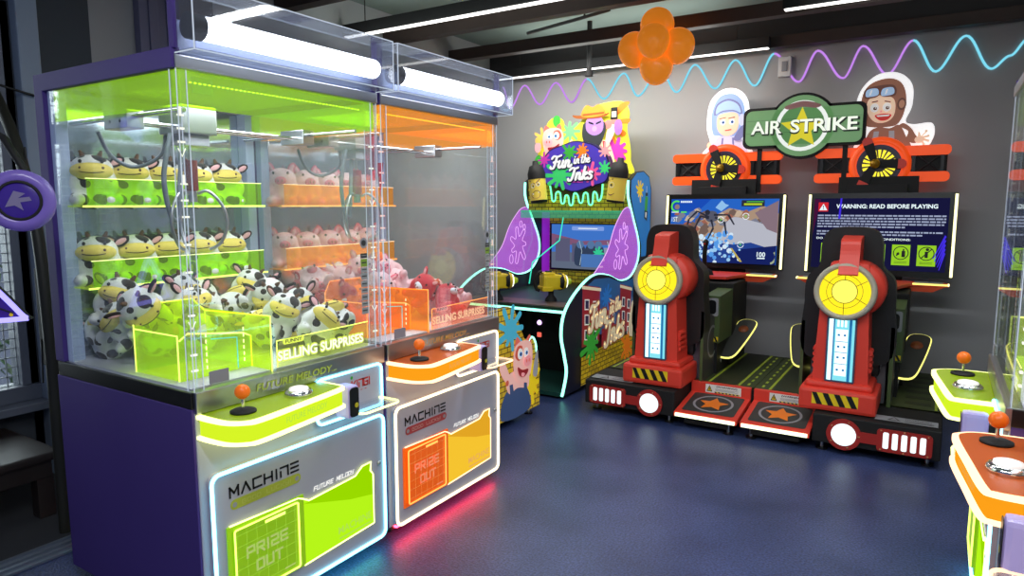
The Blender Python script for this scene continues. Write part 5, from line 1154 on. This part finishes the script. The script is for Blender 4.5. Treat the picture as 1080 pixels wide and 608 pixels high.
# bearded man with an orange hat
fl(spl([(-.02, 1.72), (-.03, 1.90), (.04, 1.97), (.22, 1.97), (.30, 1.90), (.32, 1.72)], 4, True), P_CREAM); fl([(.03, 1.74), (.04, 1.96), (.08, 1.96), (.09, 1.74)], P_RED); fl([(.24, 1.74), (.22, 1.96), (.26, 1.95), (.30, 1.74)], P_RED)
fl(spl([(.26, 1.9), (.33, 2.02), (.35, 2.14), (.30, 2.15), (.25, 2.0)], 4, True), P_CREAM); fl(disc(.33, 2.13, .035, 12), flatc('hand', 245, 130, 120)); fl(disc(.27, 2.10, .04, 12), flatc('hand', 245, 130, 120)); fl(rect(.295, 2.14, .36, 2.27), P_BLACK); fl(rect(.305, 2.16, .35, 2.22), P_CREAM); fl(disc(.37, 2.07, .04, 12, .07), flatc('mauve2', 160, 110, 200))
fl(spl([(.02, 2.0), (.02, 2.08), (.05, 2.13), (.22, 2.13), (.25, 2.06), (.20, 1.93), (.13, 1.89), (.06, 1.92)], 5, True), flatc('beard', 52, 56, 60)); fl(spl([(.06, 2.06), (.07, 2.16), (.21, 2.16), (.22, 2.05), (.14, 2.01)], 4, True), flatc('face_purple', 165, 125, 200)); fl(disc(.14, 2.07, .025, 10), flatc('nose_purple', 205, 150, 220)); fl([(.08, 2.138), (.13, 2.12), (.13, 2.105), (.08, 2.122)], P_BLACK); fl([(.155, 2.12), (.205, 2.138), (.205, 2.122), (.155, 2.105)], P_BLACK)
fl(spl([(-.08, 2.21), (-.04, 2.17), (.13, 2.16), (.25, 2.175), (.29, 2.215), (.23, 2.20), (.0, 2.20)], 5, True), flatc('hat_dark', 150, 78, 22)); fl(spl([(.02, 2.18), (.03, 2.28), (.07, 2.32), (.12, 2.29), (.18, 2.32), (.23, 2.27), (.235, 2.19)], 4, True), flatc('hat', 228, 140, 40)); fl([(.022, 2.19), (.234, 2.20), (.234, 2.225), (.022, 2.215)], flatc('hat_dark', 150, 78, 22))
lit(b, .2); b.build('printed_characters', bo)
f = FRONT(1.20)
cl = spl([(-.30, 1.66), (-.33, 1.80), (-.26, 1.93), (-.12, 1.98), (.0, 2.01), (.12, 1.99), (.20, 1.96), (.30, 1.88), (.33, 1.76), (.30, 1.66), (.16, 1.62), (.0, 1.575), (-.16, 1.62)], 6, True)
sg = MB().prism([(x*1.05, 1.79+(z-1.79)*1.05) for x, z in cl], pm('sign_rim_navy', c8(38, 34, 80), .35), f, .08, -.002).prism(cl, pm('sign_purple', c8(62, 48, 140), .35, emit=c8(60, 45, 150), es=.8), f, .02, .003).build('cloud_sign', t)
b = MB()
for x, z, r, n, sd, m in ((-.15, 1.72, .13, 10, 2, flatc('splat_green', 60, 205, 110, .2)), (.08, 1.93, .07, 9, 4, P_ORANGE), (-.05, 1.92, .08, 8, 9, P_GREEN), (.17, 1.72, .10, 9, 7, flatc('splat_pink', 235, 90, 150, .2)), (.30, 1.92, .06, 8, 11, P_PINK), (.30, 1.77, .06, 8, 13, flatc('splat_green', 60, 205, 110, .2)), (-.31, 1.86, .06, 8, 17, P_MAGENTA)): b.flat(splat(x, z, r, n, sd), m, f, .004+.0005*(sd % 5))
b.flat(rect(-.08, 1.648, .09, 1.66), P_MAGENTA, f, .006)
for dx, dz, m, l, th_ in ((.005, -.006, pm('sign_ink_shadow', c8(28, 24, 66), .5), .0075, .034), (0, 0, em('script_white', (1, 1, .97), 1.0), .010, .021)):
    b.script('Fun', m, f, -.245+dx, 1.775+dz, .115, th_, l, k=1.1, rot=.06).script('in the', m, f, .0+dx, 1.815+dz, .075, th_*.62, l, k=1.05, rot=.06).script('Inks', m, f, -.06+dx, 1.665+dz, .115, th_, l, k=1.1, rot=.06)
b.build('lettering', sg)
MB().box((-.2, 1.27, 1.66), (.2, 1.345, 1.90), CABBLK).build('sign_mount', t)
# ink bottles
for s in (-1, 1):
    M = Matrix.Translation((s*.40+(.02 if s > 0 else .06), 1.16, 1.47)) @ Matrix.Rotation(R(-7*s*-1), 4, 'Y')
    k = MB(); k.T = M; k.lathe([(0, 0), (.075, 0), (.08, .02)], MATTE, TOP(), 24).lathe([(.08, .02), (.08, .22)], flatc('can_yellow', 232, 205, 80, .1), TOP(), 24).lathe([(.083, .215), (.083, .27), (.06, .34), (.03, .35), (.025, .385), (0, .385)], MATTE, TOP(), 24)
    k = k.build('ink_bottle', t)
    b = MB(); b.T = M
    def cf(p, m, h):
        v = []
        for x, z in p: a = x/.08; v.append(((.08+h)*math.sin(a), -(.08+h)*math.cos(a), z))
        T_ = tessellate_polygon([[Vector((q[0], q[1], 0)) for q in p]]); b.add(v, [tuple(z) for z in T_], m)
    if s < 0:
        cf(disc(-.005, .155, .022, 12), P_WHITE, .001); cf(disc(.045, .165, .02, 12), P_WHITE, .001); cf(disc(.0, .15, .008, 8), P_BLACK, .002); cf(disc(.05, .16, .008, 8), P_BLACK, .002)
        cf([(-.04, .20), (.015, .165), (.015, .178), (-.04, .212)], P_BROWN, .003); cf([(.03, .17), (.07, .205), (.07, .216), (.03, .182)], P_BROWN, .003); cf(spl([(-.03, .07), (.02, .11), (.06, .09), (.05, .045), (.0, .04)], 4, True), flatc('mouth_mauve', 120, 40, 70), .002); cf([(-.015, .085), (.05, .098), (.05, .085), (-.01, .073)], P_WHITE, .003)
    else:
        cf(disc(-.02, .15, .026, 14), P_WHITE, .001); cf(disc(-.022, .148, .011, 10), P_BLACK, .002); cf([(-.06, .19), (-.01, .205), (-.01, .195), (-.06, .18)], P_BROWN, .003); cf(spl([(-.06, .08), (-.02, .065), (.02, .085), (-.02, .055)], 3, True), flatc('mouth_mauve', 120, 40, 70), .002)
    b.build('printed_face', k)
# shooting deck
f = TOP(.70)
dk = MB().box((-HW+.015, .14, .63), (HW-.015, 1.66, .675), DARKG, .006).build('shooting_deck', t)
MB().box((-HW+.015, .128, .632), (HW-.015, .142, .652), NEONG, .004).build('neon_edge', dk)
MB().box((-HW+.02, .16, .675), (HW-.02, .40, .679), pm('deck_tan', c8(96, 78, 66), .4)).build('deck_pad', dk)
kp = MB().box((-HW+.015, .62, .03), (HW-.015, .68, .63), CABBLK, .004).build('kick_panel', t)
b = MB(); f = FRONT(.62)
b.flat(rrect(-.1, .28, .14, .52, .02), MATTE, f, .003); b.build('coin_door', kp)
MB().lathe([(.022, 0), (.018, .012), (0, .014)], em('button_violet', (.8, .5, 1), 2), f.sub(-.02, .45, .003), 14).build('coin_button', kp)
MB().prism(rrect(-.04, .325, .0, .365, .006), em('slot_red', (1, .15, .1), 1), f, .006, .008).build('coin_slot', kp)
MB().box((-HW+.02, .02, .02), (HW-.02, .62, .05), pm('floor_plate_teal', c8(30, 74, 66), .4)).build('floor_plate', t)
for x in (-.45, .45):
    for y in (.12, 1.6): MB().cyl((x, y, 0), (x, y, .035), .025, BLACK, n=12).build('leveling_foot', t)
# blasters
def blaster(x, y, label):
    g = thing('toy_blaster', label, 'arcade gun', (-2.83+x, 4.35+y, .679), R(50), 'yellow mounted blasters')
    MB().lathe([(.05, 0), (.045, .02), (.022, .05), (.022, .10)], MATTE, TOP(), 18).build('swivel_mount', g)
    b = MB().box((-.085, -.055, .095), (.085, .055, .215), YEL, .02).box((-.08, -.045, .20), (.02, .045, .235), YEL, .012).box((-.095, -.06, .085), (-.0, .06, .125), YEL, .01); b.build('body', g)
    fr = Fr((.085, 0, .155), (0, 1, 0), (0, 0, 1))
    MB().lathe([(.066, -.03), (.07, -.02), (.07, .0), (.062, .008)], MATTE, fr, 26).build('black_band', g)
    MB().lathe([(.062, .0), (.066, .02), (.06, .03), (.03, .035)], YEL, fr, 26).build('muzzle', g)
    MB().tube([fr.at((.047*math.cos(R(a)), .047*math.sin(R(a))), .036) for a in range(0, 360, 15)], .007, em('blaster_ring', (1, 1, .85), 2.2), 8, True).build('neon_ring', g)
    MB().lathe([(.034, .034), (.03, .06), (.02, .085), (0, .09)], pm('blaster_green', c8(150, 170, 40), .3, emit=c8(160, 190, 30), es=.3), fr, 20).build('nozzle', g)
    MB().tube(spl([(-.10, 0, .09), (-.13, 0, .11), (-.135, 0, .17), (-.11, 0, .23), (-.08, 0, .24)], 5), .013, MATTE, 8).build('handle', g)
    MB().box((-.045, -.02, .233), (.0, .02, .245), MATTE, .003).build('sight', g)
blaster(.21, .40, 'yellow toy blaster with glowing ring, right one on the ink cabinet deck')
blaster(-.20, .24, 'yellow toy blaster with glowing ring, left one half behind the orange claw machine')

# bench with the pig side panel in front of the cabinet
t = thing('game_bench', 'bench with a cartoon pig on its brick patterned side, beside the orange claw machine', 'bench', (-2.83, 3.30, 0))
sp = [(.0, .05), (.74, .05), (.735, .34), (.69, .50), (.64, .545), (.58, .54), (.53, .56), (.46, .68), (.40, .78), (.33, .80), (.10, .80), (.03, .77)]
for s in (-1, 1):
    o = MB().prism(sp, BRKS, SIDE(s*.50), .03, .015, CABBLK).build('side_panel', t)
    MB().tube([(s*.50+.016*s, y, z) for y, z in spl([(.69, .44), (.68, .50), (.64, .55), (.59, .54), (.56, .48)], 5)], .007, NEONG, 6).build('neon_arch', o)
    if s > 0:
        f = SIDE(.516); b = MB(); L = [.0]
        def fl(p, m): L[0] += .0006; b.flat(p, m, f, L[0])
        fl(splat(.36, .64, .14, 9, 5), flatc('splash_cyan', 70, 175, 205)); fl(splat(.62, .22, .13, 9, 14), P_YEL)
        fl(spl([(.25, .06), (.28, .22), (.40, .26), (.56, .22), (.60, .06)], 4, True), flatc('dungaree', 60, 80, 120)); fl(spl([(.30, .30), (.36, .36), (.56, .34), (.58, .22), (.44, .24), (.34, .22)], 4, True), flatc('pig_skin', 246, 190, 180)); fl([(.36, .10), (.34, .28), (.38, .28), (.41, .14)], flatc('dungaree', 60, 80, 120)); fl([(.52, .12), (.52, .26), (.56, .25), (.57, .12)], flatc('dungaree', 60, 80, 120))
        fl(spl([(.26, .34), (.22, .42), (.27, .45), (.34, .34), (.34, .28)], 4, True), flatc('pig_skin', 246, 190, 180)); fl(disc(.31, .30, .02, 8), flatc('pig_patch', 200, 90, 70))
        pig_head(lambda p, m: fl([(2*.50-x, z) for x, z in p], m), .50, .40, .15)
        fl(spl([(.62, .30), (.66, .44), (.69, .44), (.68, .28)], 4, True), P_GREY)
        lit2(b); b.build('printed_pig', o)
MB().box((-.485, .05, .40), (.485, .52, .48), LEATHER, .02).build('seat', t)
MB().box((-.485, .03, .48), (.485, .12, .78), LEATHER, .03).build('backrest', t)
MB().box((-.485, .06, .05), (.485, .50, .40), CABBLK).build('seat_box', t)
for x in (-.44, .47):
    for y in (.08, .66): MB().cyl((x, y, 0), (x, y, .01), .03, BLACK).cyl((x, y, .01), (x, y, .055), .011, STEEL).build('leveling_foot', t)

# ================================================================== lights, world, camera
area('ceiling_light_rear', (-2.6, 5.2, 2.68), (R(16), 0, 0), 1.8, .12, 32, (1, .98, .93))
area('ceiling_light_middle', (-.6, 3.0, 2.7), (0, 0, 0), 2.4, .12, 40, (.95, .97, 1))
area('ambient_fill_entry', (-.2, .2, 2.75), (0, 0, 0), 2.6, .3, 60, (.92, .95, 1))  # unseen soft fill added overhead for the room's ambient light
area('daylight_window', (-7.5, 1.0, 2.2), (0, R(-84), 0), 4, 4, 330, (.85, .95, 1))
for n_, x_, y_ in (('ceiling_bounce_left', -2.95, 3.93), ('ceiling_bounce_rear', -2.5, 5.6), ('ceiling_bounce_right', .1, 4.9), ('ceiling_bounce_entry', -1.5, 1.6)):  # unseen lamps added to stand in for light bounced onto the ceiling
    area(n_, (x_, y_, 2.66), (PI, 0, 0), 1.8, .3, 7, (.92, 1, .95))
w = bpy.data.worlds.new('room_ambience'); scn.world = w; w.use_nodes = True
w.node_tree.nodes['Background'].inputs[0].default_value = (.55, .65, 1, 1); w.node_tree.nodes['Background'].inputs[1].default_value = .24
cam = bpy.data.cameras.new('camera'); cam.sensor_width = 36; cam.lens = 715/1080*36; cam.clip_start = .05
co = bpy.data.objects.new('camera', cam); COL.objects.link(co); co.location = (0, 0, 1.45)
co.rotation_euler = (R(90-7), 0, R(32.2)); scn.camera = co
scn.view_settings.view_transform = 'Standard'; scn.view_settings.look = 'None'; scn.view_settings.exposure = 0
cy = scn.cycles
cy.use_denoising = True; cy.transparent_max_bounces = 32; cy.max_bounces = 10; cy.glossy_bounces = 4; cy.diffuse_bounces = 4; cy.sample_clamp_indirect = 4; cy.caustics_reflective = False; cy.caustics_refractive = False
